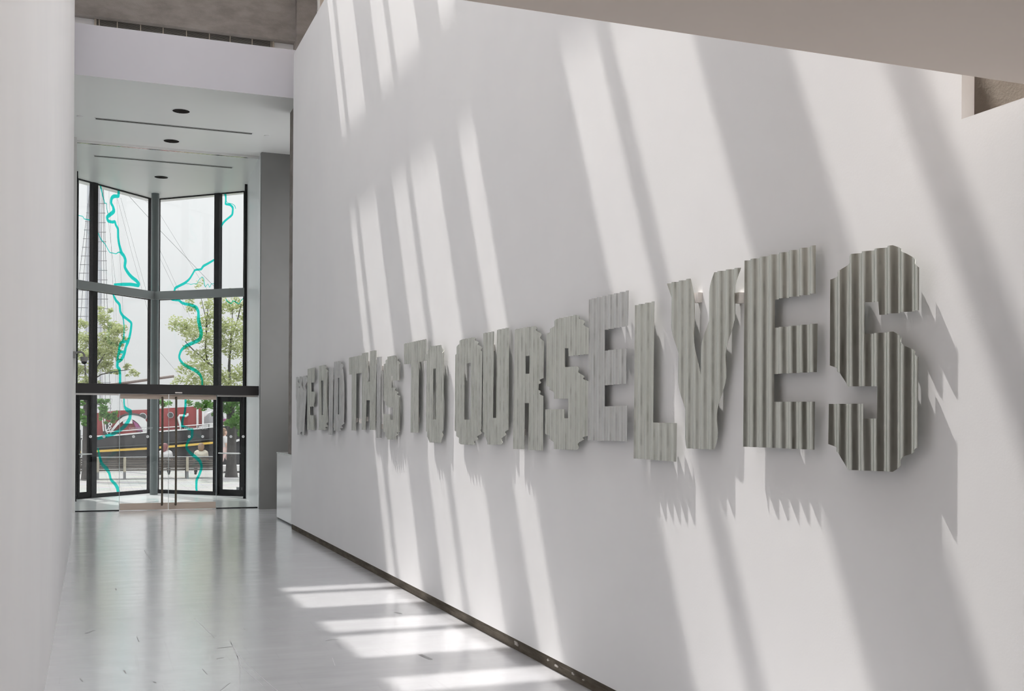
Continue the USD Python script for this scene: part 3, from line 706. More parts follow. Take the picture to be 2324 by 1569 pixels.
def s_letter(fr, left, right, top, bottom):
    """The S shape fitted into the box whose sides are given by points in the frame fr."""
    t = np.array(S_TEMPLATE); lo, hi = t.min(0), t.max(0)
    u0, u1 = to_wall(fr, [left])[0][0], to_wall(fr, [right])[0][0]
    z1, z0 = to_wall(fr, [top])[0][1], to_wall(fr, [bottom])[0][1]
    return [tuple(p) for p in (t - lo) / (hi - lo) * [u1 - u0, z1 - z0] + [u0, z0]]


LET = [
    ('W', to_wall(ZA, [(65, 498), (101, 493), (122, 655), (128, 490), (160, 487), (172, 720), (184, 482), (237, 473), (214, 720), (204, 1360), (165, 1364), (152, 1305), (142, 1356), (87, 1352)]), []),
    ('E', to_wall(ZA, [(237, 378), (352, 355), (350, 578), (290, 583), (290, 712), (352, 714), (346, 936), (285, 938), (285, 1063), (342, 1065), (337, 1285), (230, 1280)]), []),
    ('D', to_wall(ZA, [(402, 335), (500, 316), (525, 360), (541, 430), (545, 1160), (530, 1230), (505, 1286), (400, 1285)]), [to_wall(ZA, [(457, 552), (471, 549), (471, 1060), (457, 1060)])]),
    ('I', to_wall(ZA, [(550, 369), (618, 357), (610, 1358), (551, 1356)]), []),
    ('D', to_wall(ZA, [(630, 272), (735, 256), (755, 300), (774, 385), (780, 1165), (758, 1240), (725, 1303), (622, 1292)]), [to_wall(ZA, [(681, 512), (706, 507), (704, 1050), (679, 1050)])]),
    ('T', to_wall(ZA, [(845, 212), (1040, 173), (1038, 438), (965, 447), (960, 1291), (885, 1289), (890, 462), (845, 462)]), []),
    ('H', to_wall(ZA, [(1045, 148), (1132, 129), (1120, 562), (1157, 562), (1163, 115), (1250, 99), (1240, 1283), (1150, 1281), (1155, 843), (1117, 843), (1112, 1281), (1030, 1279)]), []),
    ('I', to_wall(ZA, [(1255, 207), (1340, 192), (1332, 1402), (1265, 1400)]), []),
    ('S', s_letter(ZA, (1350, 1200), (1616, 800), (1538, 173), (1520, 1432)), []),
    ('T', to_wall(ZB, [(88, 212), (352, 156), (352, 408), (265, 428), (258, 1268), (165, 1266), (173, 450), (90, 455)]), []),
    ('O', to_wall(ZB, [(405, 244), (526, 225), (545, 275), (562, 335), (556, 1240), (545, 1320), (528, 1390), (393, 1384), (370, 1325), (349, 1252), (357, 340), (376, 290)]), [to_wall(ZB, [(435, 508), (467, 501), (462, 1112), (434, 1112)])]),
    ('O', to_wall(ZB, [(775, 162), (932, 137), (970, 225), (1018, 305), (1008, 1225), (968, 1305), (923, 1413), (762, 1407), (725, 1320), (690, 1245), (697, 345), (738, 220)]), [to_wall(ZB, [(808, 449), (882, 440), (880, 1113), (804, 1112)])]),
    ('U', to_wall(ZB, [(1030, 88), (1158, 66), (1146, 1092), (1182, 1092), (1192, 48), (1336, 22), (1328, 1235), (1285, 1305), (1240, 1413), (1085, 1408), (1056, 1320), (1020, 1260)]), []),
    ('R', to_wall(ZB, [(1403, 42), (1645, 3), (1695, 75), (1749, 178), (1745, 620), (1690, 690), (1684, 760), (1743, 832), (1738, 1483), (1562, 1473), (1572, 917), (1523, 917), (1515, 1466), (1382, 1461)]), [to_wall(ZB, [(1534, 357), (1579, 353), (1576, 567), (1532, 567)])]),
    ('S', s_letter(Z_C, (43, 800), (389, 500), (292, 278), (280, 1430)), []),
    ('E', to_wall(Z_C, [(398, 150), (735, 73), (730, 372), (533, 407), (533, 583), (716, 560), (714, 862), (533, 878), (533, 1056), (724, 1050), (720, 1353), (388, 1345)]), []),
    ('L', to_wall(Z_C, [(788, 198), (954, 165), (943, 1193), (1144, 1199), (1140, 1526), (777, 1498)]), []),
    ('V', to_wall(ZD, [(42, 325), (212, 291), (285, 985), (380, 245), (571, 213), (382, 1508), (182, 1500)]), []),
    ('E', to_wall(ZD, [(595, 162), (1102, 53), (1101, 396), (812, 440), (812, 640), (1115, 611), (1110, 956), (806, 970), (806, 1168), (1096, 1167), (1092, 1509), (585, 1488)]), []),
    ('S', S_TEMPLATE, []),
]
LABELS = ['corrugated zinc letter W, first at the far left end of the wall lettering', 'corrugated zinc letter E right after the W at the far end', 'corrugated zinc letter D, first letter of DID, left of the narrow I',
          'narrow plain corrugated letter I between the two letters D', 'corrugated zinc letter D, last letter of DID, beside the gap before THIS', 'corrugated zinc letter T starting THIS, touching the tall H',
          'tall corrugated zinc letter H of THIS', 'narrow corrugated letter I between the H and the S of THIS', 'corrugated zinc letter S ending THIS, the smallest of the three letters S',
          'corrugated zinc letter T starting TO, alone between two gaps', 'narrow corrugated letter O ending TO', 'wide corrugated letter O starting OURSELVES, left of the U',
          'corrugated zinc letter U between the wide O and the R', 'corrugated zinc letter R with a notched right side', 'corrugated zinc letter S between the R and the middle E',
          'corrugated zinc letter E between the S and the L, middle one of three', 'corrugated zinc letter L hanging low between E and V', 'corrugated zinc letter V with wavy cut edges',
          'large corrugated letter E with dark shining flutes left of the last S', 'largest corrugated zinc letter S, last and nearest on the right']


def depth(u): return DM + AMP * np.sin(2 * np.pi * u / PITCH)


def corrugate(poly, phase, segs=10, thick=0.0022):
    """A polygon in (u, z) cut into fine strips, bent over the wave and given sheet thickness."""
    x0, _, x1, _ = poly.bounds
    step = PITCH / segs
    key, verts, faces = {}, [], []

    def vid(p):
        k = (round(p[0], 5), round(p[1], 5))
        if k not in key:
            key[k] = len(verts); verts.append(k)
        return key[k]

    a = math.floor(x0 / step) * step + 1e-4
    while a < x1:
        cut = poly.intersection(sbox(a, -10, a + step, 20))
        for g in getattr(cut, 'geoms', [cut]):
            if g.geom_type != 'Polygon' or g.area < 1e-8:
                continue
            v2, f2 = trimesh.creation.triangulate_polygon(g, engine='earcut')
            ids = [vid(p) for p in v2]
            for t in f2:
                q = [ids[i] for i in t]
                if len(set(q)) == 3:
                    A, B, C = (np.array(verts[i]) for i in q)
                    ar = (B[0] - A[0]) * (C[1] - A[1]) - (B[1] - A[1]) * (C[0] - A[0])
                    if abs(ar) > 1e-10:
                        faces.append(q if ar > 0 else q[::-1])
        a += step
    v = np.array(verts); f = np.array(faces)
    dep = depth(v[:, 0] + phase)
    slope = AMP * 2 * np.pi / PITCH * np.cos(2 * np.pi * (v[:, 0] + phase) / PITCH)
    nl = np.sqrt(1 + slope ** 2)
    nx, nu = -1 / nl, -slope / nl                       # outward normal: towards -x, with u component
    front = np.stack([XP - dep, -v[:, 0], v[:, 1]], 1)
    back = front - np.stack([nx, -nu, 0 * nx], 1) * thick
    e = np.vstack([f[:, [0, 1]], f[:, [1, 2]], f[:, [2, 0]]])
    es = set(map(tuple, e.tolist()))
    rim = [(i, j) for i, j in es if (j, i) not in es]
    N = len(v)
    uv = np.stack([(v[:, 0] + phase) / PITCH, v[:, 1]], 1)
    V, F, UV = [front, back], [f, f[:, ::-1] + N], [uv, uv]
    k = 2 * N
    for i, j in rim:                                     # cut edges have corners of their own, so the faces stay smooth
        V.append(np.array([front[i], front[j], back[j], back[i]])); UV.append(uv[[i, j, j, i]])
        F.append(np.array([(k, k + 3, k + 2), (k, k + 2, k + 1)])); k += 4
    return np.vstack(V), np.vstack(F), np.vstack(UV)


for k, (ch, outer, holes) in enumerate(LET):
    u0 = min(p[0] for p in outer)
    phase = PITCH * 0.25 - u0 % PITCH

    def on_sheet(pts):
        """Moves corner points from the sheet's mean plane onto its waved surface."""
        out = []
        for u, zc in pts:
            p = PIX.get((u, zc))
            if p is not None and k >= 9:
                for _ in range(12):
                    q = onx(p, XP - depth(u + phase))
                    u, zc = 0.6 * u - 0.4 * q[1], q[2]
            out.append((u, zc))
        return out

    pg = Polygon(on_sheet(outer), [on_sheet(h) for h in holes]).buffer(0)
    if k < 9:                                            # the far words stand clear of one another
        pg = shapely.affinity.scale(shapely.affinity.scale(pg, 1, 200, origin=(0, 0)).buffer(-0.03, join_style=2), 1, 1 / 200, origin=(0, 0))
    u0, z0, u1, z1 = pg.bounds
    t = thing('corrugated_letter', LABELS[k], 'letter', (XP, -(u0 + u1) / 2, z0), group='corrugated letters on the white wall')
    cv, cf, cuv = corrugate(pg, phase)
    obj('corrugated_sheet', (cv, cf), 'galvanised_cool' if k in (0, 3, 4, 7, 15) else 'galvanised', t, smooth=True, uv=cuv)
    # white timber spacers that hold the sheet off the wall
    spots = []
    inner = pg.buffer(-0.045)
    for zf in (0.86, 0.14):
        row = inner.intersection(LineString([(u0, z0 + (z1 - z0) * zf), (u1, z0 + (z1 - z0) * zf)]))
        for g in getattr(row, 'geoms', [row]):
            if g.geom_type == 'LineString' and g.length > 0:
                spots.append(g.centroid.coords[0])
    if ch == 'V':
        a, b = to_wall(ZD, [(228, 425)])[0], to_wall(ZD, [(520, 427)])[0]
        spots = [a, b] + spots[2:]
    if k == 5:
        spots.append(to_wall(ZA, [(985, 1150)])[0])
    for (u, zc) in spots:
        obj('spacer_block', bx(XP - DM + AMP + 0.005, XP - 0.0005, -u - 0.022, -u + 0.022, zc - 0.028, zc + 0.028), 'block_white', t)

# ================================================================== outdoors
struct('ground_plaza', extr(Polygon([(-25, 27.0), (30, 27.0), (30, 44.4), (-25, 44.4)]).difference(fl), 'xy', GROUND - 0.3, GROUND), 'paving', 'pale paved waterfront outside the glass prow')
struct('ground_river', bx(-60, 60, 44.9, 140, -2.2, -2.0), 'river_water', 'river beyond the quay')
obj('quay_kerb', bevel_box(-25, 30, 44.35, 44.9, -0.6, GROUND + 0.10, 0.02), 'quay_stone', None, label='pale stone kerb along the edge of the quay', cat='kerb')

# ------------------------------------------------------------------ slatted bench
YB = 39.1
zB = GROUND
bn = thing('park_bench', 'long slatted wooden bench with two people seated, seen from behind', 'bench', (2.2, YB, zB))
xs = [float(ony((p, 1045), YB)[0]) for p in (165, 222, 283, 352, 425, 497)]
zt_, zb_ = float(ony((290, 1038.5), YB)[2]), float(ony((290, 1070), YB)[2])
nsl = 6
hs = (zt_ - zb_) / nsl
for i in range(nsl):
    za = zb_ + i * hs
    obj('back_slat', bevel_box(xs[0], xs[-1], YB - 0.012 + 0.05 * (1 - i / nsl), YB + 0.012 + 0.05 * (1 - i / nsl), za + 0.008, za + hs - 0.010, 0.004), 'bench_wood', bn)
obj('top_rail', bevel_box(xs[0], xs[-1], YB - 0.03, YB + 0.03, zt_ - 0.004, zt_ + 0.022, 0.004), 'ship_grey', bn)
for i in range(5):
    ya = YB + 0.09 + i * 0.09
    obj('seat_slat', bevel_box(xs[0], xs[-1], ya, ya + 0.075, zB + 0.40, zB + 0.43, 0.004), 'bench_wood', bn)
for x in xs:
    p = obj('support', bevel_box(x - 0.045, x + 0.045, YB - 0.055, YB - 0.012, zB + 0.24, zt_ + 0.005, 0.006), 'bench_post', bn)
    q = extr(Polygon([(YB - 0.05, zB + 0.42), (YB - 0.015, zB + 0.42), (YB + 0.02, zB + 0.2), (YB + 0.06, zB + 0.36), (YB + 0.52, zB + 0.36), (YB + 0.52, zB + 0.40), (YB - 0.02, zB + 0.40)]).buffer(0.012), 'yz', x - 0.03, x + 0.03)
    obj('bracket', q, 'bench_iron', bn)
    leg = extr(Polygon([(YB - 0.035, zB + 0.40), (YB + 0.02, zB + 0.40), (YB + 0.03, zB + 0.18), (YB + 0.07, zB), (YB - 0.17, zB), (YB - 0.06, zB + 0.18)]), 'yz', x - 0.04, x + 0.04)
    obj('leg', leg, 'bench_iron', bn)
    leg2 = extr(Polygon([(YB + 0.44, zB + 0.40), (YB + 0.5, zB + 0.40), (YB + 0.53, zB), (YB + 0.42, zB)]), 'yz', x - 0.03, x + 0.03)
    obj('leg', leg2, 'bench_iron', bn)


# ------------------------------------------------------------------ people
def chain(segs, res=0.028, smooth=8):
    """segs: list of ((p, r), (q, r)); hulls of spheres joined into one skin."""
    parts = []
    for (p, r), (q, s) in segs:
        a = manifold3d.Manifold.sphere(r, 16).translate(tuple(map(float, p)))
        b = manifold3d.Manifold.sphere(s, 16).translate(tuple(map(float, q)))
        parts.append(manifold3d.Manifold.batch_hull([a, b]))
    m = manifold3d.Manifold.batch_boolean(parts, manifold3d.OpType.Add).refine_to_length(res).to_mesh()
    t = trimesh.Trimesh(m.vert_properties[:, :3], m.tri_verts, process=True)
    trimesh.smoothing.filter_taubin(t, iterations=smooth)
    return t


def hand(wrist, d, side):
    """Palm and five curled fingers as bone segments. d: pointing direction of the hand."""
    w, d = np.asarray(wrist, float), np.asarray(d, float) / np.linalg.norm(d)
    a = np.cross(d, [0, 0, 1.0]); a /= np.linalg.norm(a) + 1e-9
    dn = np.cross(a, d); dn = dn if dn[2] < 0 else -dn
    segs = [((w, 0.026), (w + d * 0.06 + a * 0.02, 0.024)), ((w, 0.026), (w + d * 0.06 - a * 0.02, 0.024))]
    for i, ln in enumerate((0.062, 0.075, 0.07, 0.055)):
        b = w + d * 0.075 + a * (0.033 - 0.022 * i)
        k = b + d * ln * 0.5 + dn * 0.006
        segs += [((b, 0.010), (k, 0.0095)), ((k, 0.0095), (k + d * ln * 0.35 + dn * ln * 0.4, 0.008))]
    b = w + d * 0.025 + a * 0.03 * side
    segs += [((b, 0.012), (b + d * 0.035 + a * 0.025 * side, 0.011)), ((b + d * 0.035 + a * 0.025 * side, 0.011), (b + d * 0.065 + a * 0.022 * side, 0.009))]
    return segs


def head_parts(c, face, r=0.098):
    """Skull, jaw, nose, ears; face = unit vector the person looks along."""
    c, fv = np.asarray(c, float), np.asarray(face, float)
    s = np.cross(fv, [0, 0, 1.0]); s /= np.linalg.norm(s)
    up = np.array([0, 0, 1.0])
    return [((c + up * 0.03 - fv * 0.02, r * 0.92), (c - up * 0.02 + fv * 0.02, r * 0.80)), ((c - up * 0.03 + fv * 0.025, r * 0.70), (c - up * 0.085 + fv * 0.055, r * 0.42)),
            ((c + up * 0.012 + fv * 0.09, 0.012), (c - up * 0.02 + fv * 0.112, 0.016)),
            ((c + s * 0.088 + up * 0.015, 0.012), (c + s * 0.092 - up * 0.03, 0.011)), ((c - s * 0.088 + up * 0.015, 0.012), (c - s * 0.092 - up * 0.03, 0.011)),
            ((c - up * 0.06 + fv * 0.085 + s * 0.018, 0.009), (c - up * 0.06 + fv * 0.085 - s * 0.018, 0.009))]


def face_details(person, c, fv):
    c, fv = np.asarray(c, float), np.asarray(fv, float)
    s = np.cross(fv, [0, 0, 1.0]); s /= np.linalg.norm(s)
    for k in (-1, 1):
        m = trimesh.creation.icosphere(1, 0.011); m.apply_translation(c + s * 0.032 * k + fv * 0.082 + [0, 0, 0.012])
        obj('eye', m, 'ship_dark', person)


def seated(x, label, shirt, hair, hair_long, turn, cross):
    """A person on the bench with the back to the camera, looking out over the water."""
    y = YB + 0.28
    hip = np.array([x, y, zB + 0.605]); chest = np.array([x, YB + 0.245, zB + 0.82]); neck = np.array([x, YB + 0.25, zB + 0.955]); hd = np.array([x + 0.01 * turn, YB + 0.26, zB + 1.055])
    fv = np.array([math.sin(turn), math.cos(turn), -0.05]); fv /= np.linalg.norm(fv)
    p = thing('person', label, 'person', (x, y, zB))
    body = head_parts(hd, fv) + [((hip, 0.12), (chest, 0.125)), ((chest, 0.12), (neck, 0.055)), ((neck, 0.052), (hd - [0, 0, 0.03], 0.055))]
    shirtseg = [((hip - [0, 0, 0.02], 0.135), (chest, 0.148)), ((hip + [0.07, 0, 0], 0.115), (chest + [0.09, 0, 0.02], 0.115)), ((hip - [0.07, 0, 0], 0.115), (chest + [-0.09, 0, 0.02], 0.115)), ((chest + [0, 0, 0.03], 0.12), (neck - [0, 0, 0.05], 0.075))]
    tr = [((hip + [0.07, 0, -0.035], 0.125), (hip + [-0.07, 0, -0.035], 0.125))]
    shoes = []
    for k in (-1, 1):
        sh = chest + np.array([0.165 * k, 0.0, 0.05]); el = sh + np.array([0.06 * k, 0.10, -0.27]); wr = el + np.array([-0.10 * k, 0.20, 0.0])
        body += [((sh, 0.052), (el, 0.042)), ((el, 0.042), (wr, 0.028))] + hand(wr, (-0.3 * k, 1, -0.2), -k)
        shirtseg += [((sh - [0.05 * k, 0, -0.01], 0.085), (sh, 0.068)), ((sh, 0.068), (sh + (el - sh) * 0.6, 0.062))]
        hj = hip + np.array([0.085 * k, 0.03, -0.015]); kn = hj + np.array([0.03 * k, 0.40, 0.015]); an = kn + np.array([0.02 * k, 0.02, -0.43])
        if cross and k == cross:
            kn = hj + np.array([-0.02 * k, 0.38, 0.12]); an = kn + np.array([0.22 * k * -1, 0.08, -0.36])
        if cross == 0 and k == 1:
            an = kn + np.array([0.03, -0.10, -0.42])
        an[2] = max(an[2], zB + 0.085)
        body += [((hj, 0.085), (kn, 0.058)), ((kn, 0.056), (an, 0.038))]
        tr += [((hj, 0.10), (kn, 0.072)), ((kn, 0.070), (an + [0, 0, 0.03], 0.058))]
        shoes.append([((an + [0, -0.03, -0.045], 0.038), (an + [0.01 * k, 0.13, -0.05], 0.034)), ((an, 0.044), (an + [0, -0.01, -0.04], 0.04))])
    obj('body', chain(body, 0.02), 'skin', p, smooth=60)
    obj('shirt', chain(shirtseg, 0.03), shirt, p, smooth=60)
    obj('trousers', chain(tr, 0.03), 'trousers_dark', p, smooth=60)
    for s in shoes:
        obj('shoe', chain(s, 0.02, 4), 'shoe_dark', p, smooth=60)
    up = np.array([0, 0, 1.0])
    hseg = [((hd + up * 0.045 - fv * 0.03, 0.107), (hd + up * 0.0 - fv * 0.05, 0.100))]
    if hair_long:
        hseg += [((hd - fv * 0.05, 0.10), (hd - up * 0.10 - fv * 0.075, 0.085)), ((hd - up * 0.10 - fv * 0.08, 0.08), (hd - up * 0.19 - fv * 0.085, 0.045))]
    else:
        hseg += [((hd - fv * 0.05, 0.10), (hd - up * 0.07 - fv * 0.06, 0.09))]
    obj('hair', chain(hseg, 0.02, 5), hair, p, smooth=60)
    face_details(p, hd, fv)


seated(float(ony((376, 1030), YB)[0]), 'seated person with auburn hair in a white shirt, face turned right, on the bench', 'shirt_white', 'hair_auburn', True, 0.7, 0)
seated(float(ony((458, 1030), YB)[0]), 'seated person with brown hair in a cream top at the right of the bench', 'shirt_cream', 'hair_brown', False, 0.1, 1)

# a walker half hidden by the tree and the black door frame
YW = 42.3
wx = float(ony((509, 1030), YW)[0])
g = GROUND
wp = thing('person', 'walking person in a white top and pink trousers beside the tree trunk', 'person', (wx, YW, g))
hdw = np.array([wx, YW, g + 1.56]); fw = np.array([1.0, 0.1, -0.05]); fw /= np.linalg.norm(fw)
bs = head_parts(hdw, fw) + [((np.array([wx, YW, g + 0.95]), 0.12), (np.array([wx, YW, g + 1.28]), 0.12)), ((np.array([wx, YW, g + 1.28]), 0.12), (np.array([wx, YW, g + 1.42]), 0.055)), ((np.array([wx, YW, g + 1.42]), 0.05), (hdw - [0, 0, 0.03], 0.055))]
ss = [((np.array([wx, YW, g + 0.92]), 0.14), (np.array([wx, YW, g + 1.28]), 0.14)), ((np.array([wx, YW, g + 1.28]), 0.13), (np.array([wx, YW, g + 1.38]), 0.07))]
ts, shs = [((np.array([wx, YW - 0.06, g + 0.9]), 0.13), (np.array([wx, YW + 0.06, g + 0.9]), 0.13))], []
for k in (-1, 1):
    sh = np.array([wx, YW + 0.17 * k, g + 1.34]); el = sh + np.array([-0.06 * k, 0.03 * k, -0.27]); wr = el + np.array([0.10, 0, -0.22])
    bs += [((sh, 0.05), (el, 0.042)), ((el, 0.042), (wr, 0.028))] + hand(wr, (0.3, 0, -1), k)
    ss += [((sh - [0, 0.05 * k, 0], 0.075), (sh, 0.066)), ((sh, 0.066), (sh + (el - sh) * 0.6, 0.058))]
    hj = np.array([wx, YW + 0.09 * k, g + 0.88]); kn = hj + np.array([0.14 * k + 0.03, 0, -0.40]); an = kn + np.array([0.10 * k - 0.06, 0, -0.39])
    an[2] = g + 0.085
    bs += [((hj, 0.085), (kn, 0.056)), ((kn, 0.055), (an, 0.038))]
    ts += [((hj, 0.10), (kn, 0.07)), ((kn, 0.068), (an + [0, 0, 0.03], 0.056))]
    shs.append([((an + [-0.04, 0, -0.045], 0.038), (an + [0.13, 0, -0.05], 0.034)), ((an, 0.044), (an + [0, 0, -0.04], 0.04))])
obj('body', chain(bs, 0.02), 'skin', wp, smooth=60)
obj('shirt', chain(ss, 0.03), 'shirt_white', wp, smooth=60)
obj('trousers', chain(ts, 0.03), 'trousers_pink', wp, smooth=60)
for s in shs:
    obj('shoe', chain(s, 0.02, 4), 'shoe_dark', wp, smooth=60)
obj('hair', chain([((hdw + [0, 0, 0.045] - fw * 0.03, 0.107), (hdw - fw * 0.05, 0.10)), ((hdw - fw * 0.05, 0.1), (hdw - [0, 0, 0.08] - fw * 0.06, 0.085))], 0.02, 5), 'hair_brown', wp, smooth=60)
face_details(wp, hdw, fw)

# ------------------------------------------------------------------ trees
def leaf_cloud(centres, radii, n, size, seed, squash=(1, 0.8, 0.8)):
    """n palmate leaf sprays scattered in overlapping clumps; each leaf is a folded five-point blade."""
    r = np.random.default_rng(seed)
    w = np.array(radii) ** 2.2; w /= w.sum()
    idx = r.choice(len(centres), n, p=w)
    c = np.array(centres)[idx]; R = np.array(radii)[idx]
    q = r.normal(size=(n, 3)); q /= np.linalg.norm(q, axis=1, keepdims=True)
    pos = c + q * (R * r.random(n) ** 0.55 * 1.12)[:, None] * np.array(squash)
    a = r.normal(size=(n, 3)) * [1, 1, 0.5]; a /= np.linalg.norm(a, axis=1, keepdims=True)
    b = np.cross(a, r.normal(size=(n, 3))); b /= np.linalg.norm(b, axis=1, keepdims=True)
    nn = np.cross(a, b)
    L = size * (0.6 + 0.8 * r.random(n))[:, None]
    v = np.stack([pos - a * L * 0.5, pos - a * L * 0.05 + b * L * 0.34 + nn * L * 0.12, pos + a * L * 0.15, pos + a * L * 0.6 - nn * L * 0.1, pos - a * L * 0.05 - b * L * 0.34 + nn * L * 0.12], 1)
    k = np.arange(n)[:, None] * 5
    f = np.hstack([k + [0, 2, 1], k + [1, 2, 3], k + [0, 4, 2], k + [4, 3, 2]]).reshape(-1, 3)
    return trimesh.Trimesh(v.reshape(-1, 3), f, process=False)


def px_clumps(lst, Y, spread, seed):
    r = np.random.default_rng(seed)
    cs, rs = [], []
    for px, py, rad in lst:
        y = Y + spread * (r.random() - 0.5)
        q = ony((px, py), y)
        cs.append(q); rs.append(rad / F * (q[0] * math.sin(YAW) + q[1] * math.cos(YAW)))
    return cs, rs


def branch_tube(pts, r0, r1, parent, Y):
    p = [ony((a, b), Y + dy) for a, b, dy in pts]
    r0, r1 = r0 * 0.65, r1 * 0.6
    obj('branch', tube(p, np.linspace(r0, r1, len(p)), 7), 'bark', parent, smooth=50)


YT = 39.6
tp = onz((525, 1083.5), GROUND)
tr = thing('tree', 'tree with a dark trunk outside the right door and a wide olive green crown', 'tree', (tp[0], tp[1], GROUND))
obj('trunk', tube([ony((525, 1086), YT), ony((525, 1072), YT), ony((525, 1040), YT), ony((526, 990), YT), ony((524, 950), YT), ony((523, 920), YT), ony((521, 880), YT)], [0.24, 0.20, 0.165, 0.155, 0.15, 0.135, 0.12], 14), 'bark', tr, smooth=60)
branch_tube([(526, 965, 0), (535, 945, -0.1), (548, 932, -0.2), (562, 924, -0.3)], 0.09, 0.05, tr, YT)
branch_tube([(521, 885, 0), (500, 845, 0.1), (470, 822, 0.2), (440, 796, 0.2), (420, 775, 0.2)], 0.085, 0.02, tr, YT)
branch_tube([(470, 822, 0.2), (466, 790, 0.2), (468, 740, 0.1), (472, 700, 0.1), (476, 668, 0.1)], 0.05, 0.015, tr, YT)
branch_tube([(466, 790, 0.2), (470, 740, 0.3), (462, 700, 0.3), (455, 670, 0.3)], 0.035, 0.012, tr, YT)
branch_tube([(521, 885, 0), (520, 830, -0.1), (524, 770, -0.2), (538, 730, -0.3), (548, 690, -0.3)], 0.085, 0.02, tr, YT)
branch_tube([(522, 790, -0.1), (526, 740, -0.2), (528, 700, -0.2)], 0.04, 0.015, tr, YT)
cl = [(400, 735, 22), (422, 742, 26), (440, 760, 26), (455, 735, 22), (470, 765, 24), (435, 700, 14), (430, 682, 10), (472, 690, 18), (484, 672, 14), (455, 640, 9), (448, 650, 7), (480, 720, 22), (498, 745, 24), (500, 700, 18),
      (512, 690, 18), (530, 700, 18), (520, 665, 12), (535, 676, 10), (545, 690, 16), (515, 740, 26), (540, 750, 26), (552, 720, 16), (505, 780, 28), (535, 795, 28), (555, 780, 22), (470, 800, 22), (440, 806, 16), (422, 790, 10), (455, 830, 26), (480, 840, 28), (425, 832, 18),
      (410, 838, 12), (440, 860, 24), (465, 872, 24), (405, 862, 14), (395, 870, 10), (500, 860, 26), (530, 850, 26), (550, 850, 22), (520, 880, 22), (545, 885, 20), (435, 885, 20), (470, 895, 18), (395, 885, 12), (560, 830, 20), (565, 750, 20)]
cs, rs = px_clumps(cl, YT, 1.5, 3)
obj('foliage', leaf_cloud(cs, rs, 8200, 0.082, 11), 'leaf_olive', tr, kind='stuff')
cl2 = [(505, 918, 12), (515, 930, 12), (535, 915, 16), (548, 930, 14), (540, 950, 16), (530, 962, 12), (545, 970, 12), (515, 960, 8), (545, 985, 7), (470, 915, 12), (450, 920, 10), (430, 915, 8), (480, 922, 9), (462, 926, 8), (360, 912, 8), (372, 918, 8), (385, 915, 7), (487, 940, 7)]
cs, rs = px_clumps(cl2, YT - 0.4, 0.8, 5)
obj('low_foliage', leaf_cloud(cs, rs, 2000, 0.085, 12), 'leaf_green', tr, kind='stuff', label='greener low hanging leaves')

YT2 = 38.6
tp = onz((194, 1087), GROUND)
t2 = thing('tree', 'pale green tree at the left, its crown behind the looped river line', 'tree', (float(ony((193, 1050), YT2)[0]), YT2, GROUND))
x2 = float(ony((193, 1050), YT2)[0])
obj('trunk', tube([ony((193, 1089), YT2), ony((193, 1070), YT2), ony((193, 1030), YT2), ony((194, 980), YT2), ony((194, 930), YT2), ony((196, 870), YT2)], [0.13, 0.10, 0.085, 0.08, 0.075, 0.06], 12), 'bark', t2, smooth=60)
branch_tube([(196, 872, 0), (215, 840, 0.1), (240, 800, 0.1), (258, 770, 0.1), (262, 740, 0.1)], 0.04, 0.012, t2, YT2)
branch_tube([(196, 872, 0), (230, 850, -0.1), (270, 842, -0.2), (305, 838, -0.2)], 0.04, 0.012, t2, YT2)
branch_tube([(196, 872, 0), (192, 820, 0), (198, 760, 0)], 0.04, 0.012, t2, YT2)
branch_tube([(195, 905, 0), (215, 915, -0.1), (240, 925, -0.2)], 0.04, 0.015, t2, YT2)
cl = [(185, 735, 14), (195, 770, 20), (178, 800, 22), (200, 810, 18), (180, 840, 20), (195, 870, 20), (178, 880, 16), (226, 700, 10), (232, 722, 18), (250, 705, 7), (254, 745, 20), (240, 770, 22), (268, 750, 16), (280, 745, 10), (225, 800, 24), (252, 800, 22), (262, 780, 18), (235, 830, 16), (215, 845, 12), (250, 842, 10),
      (245, 825, 12), (265, 845, 8), (288, 832, 9), (302, 846, 10), (312, 850, 6), (292, 852, 5), (225, 870, 8), (170, 760, 16), (284, 770, 8), (270, 815, 8)]
cs, rs = px_clumps(cl, YT2, 1.3, 4)
obj('foliage', leaf_cloud(cs, rs, 5600, 0.08, 21), 'leaf_olive', t2, kind='stuff')
cl2 = [(230, 912, 8), (243, 912, 7), (236, 928, 10), (232, 940, 9), (246, 945, 10), (258, 948, 9), (262, 938, 7), (240, 960, 5), (256, 958, 5), (228, 952, 5), (183, 935, 9), (178, 945, 9), (188, 950, 9), (192, 962, 7), (187, 915, 6)]
cs, rs = px_clumps(cl2, YT2 - 0.4, 0.6, 6)
obj('low_foliage', leaf_cloud(cs, rs, 1300, 0.08, 22), 'leaf_green', t2, kind='stuff', label='yellow green low leaves')

# ------------------------------------------------------------------ the ship at the quay
YH = 46.2


def shp(pts, y=YH): return [(float(ony(p, y)[0]), float(ony(p, y)[2])) for p in pts]


def tube_px(pts, r, y=YH, sides=6): return tube([ony(p, y) for p in pts], r, sides)


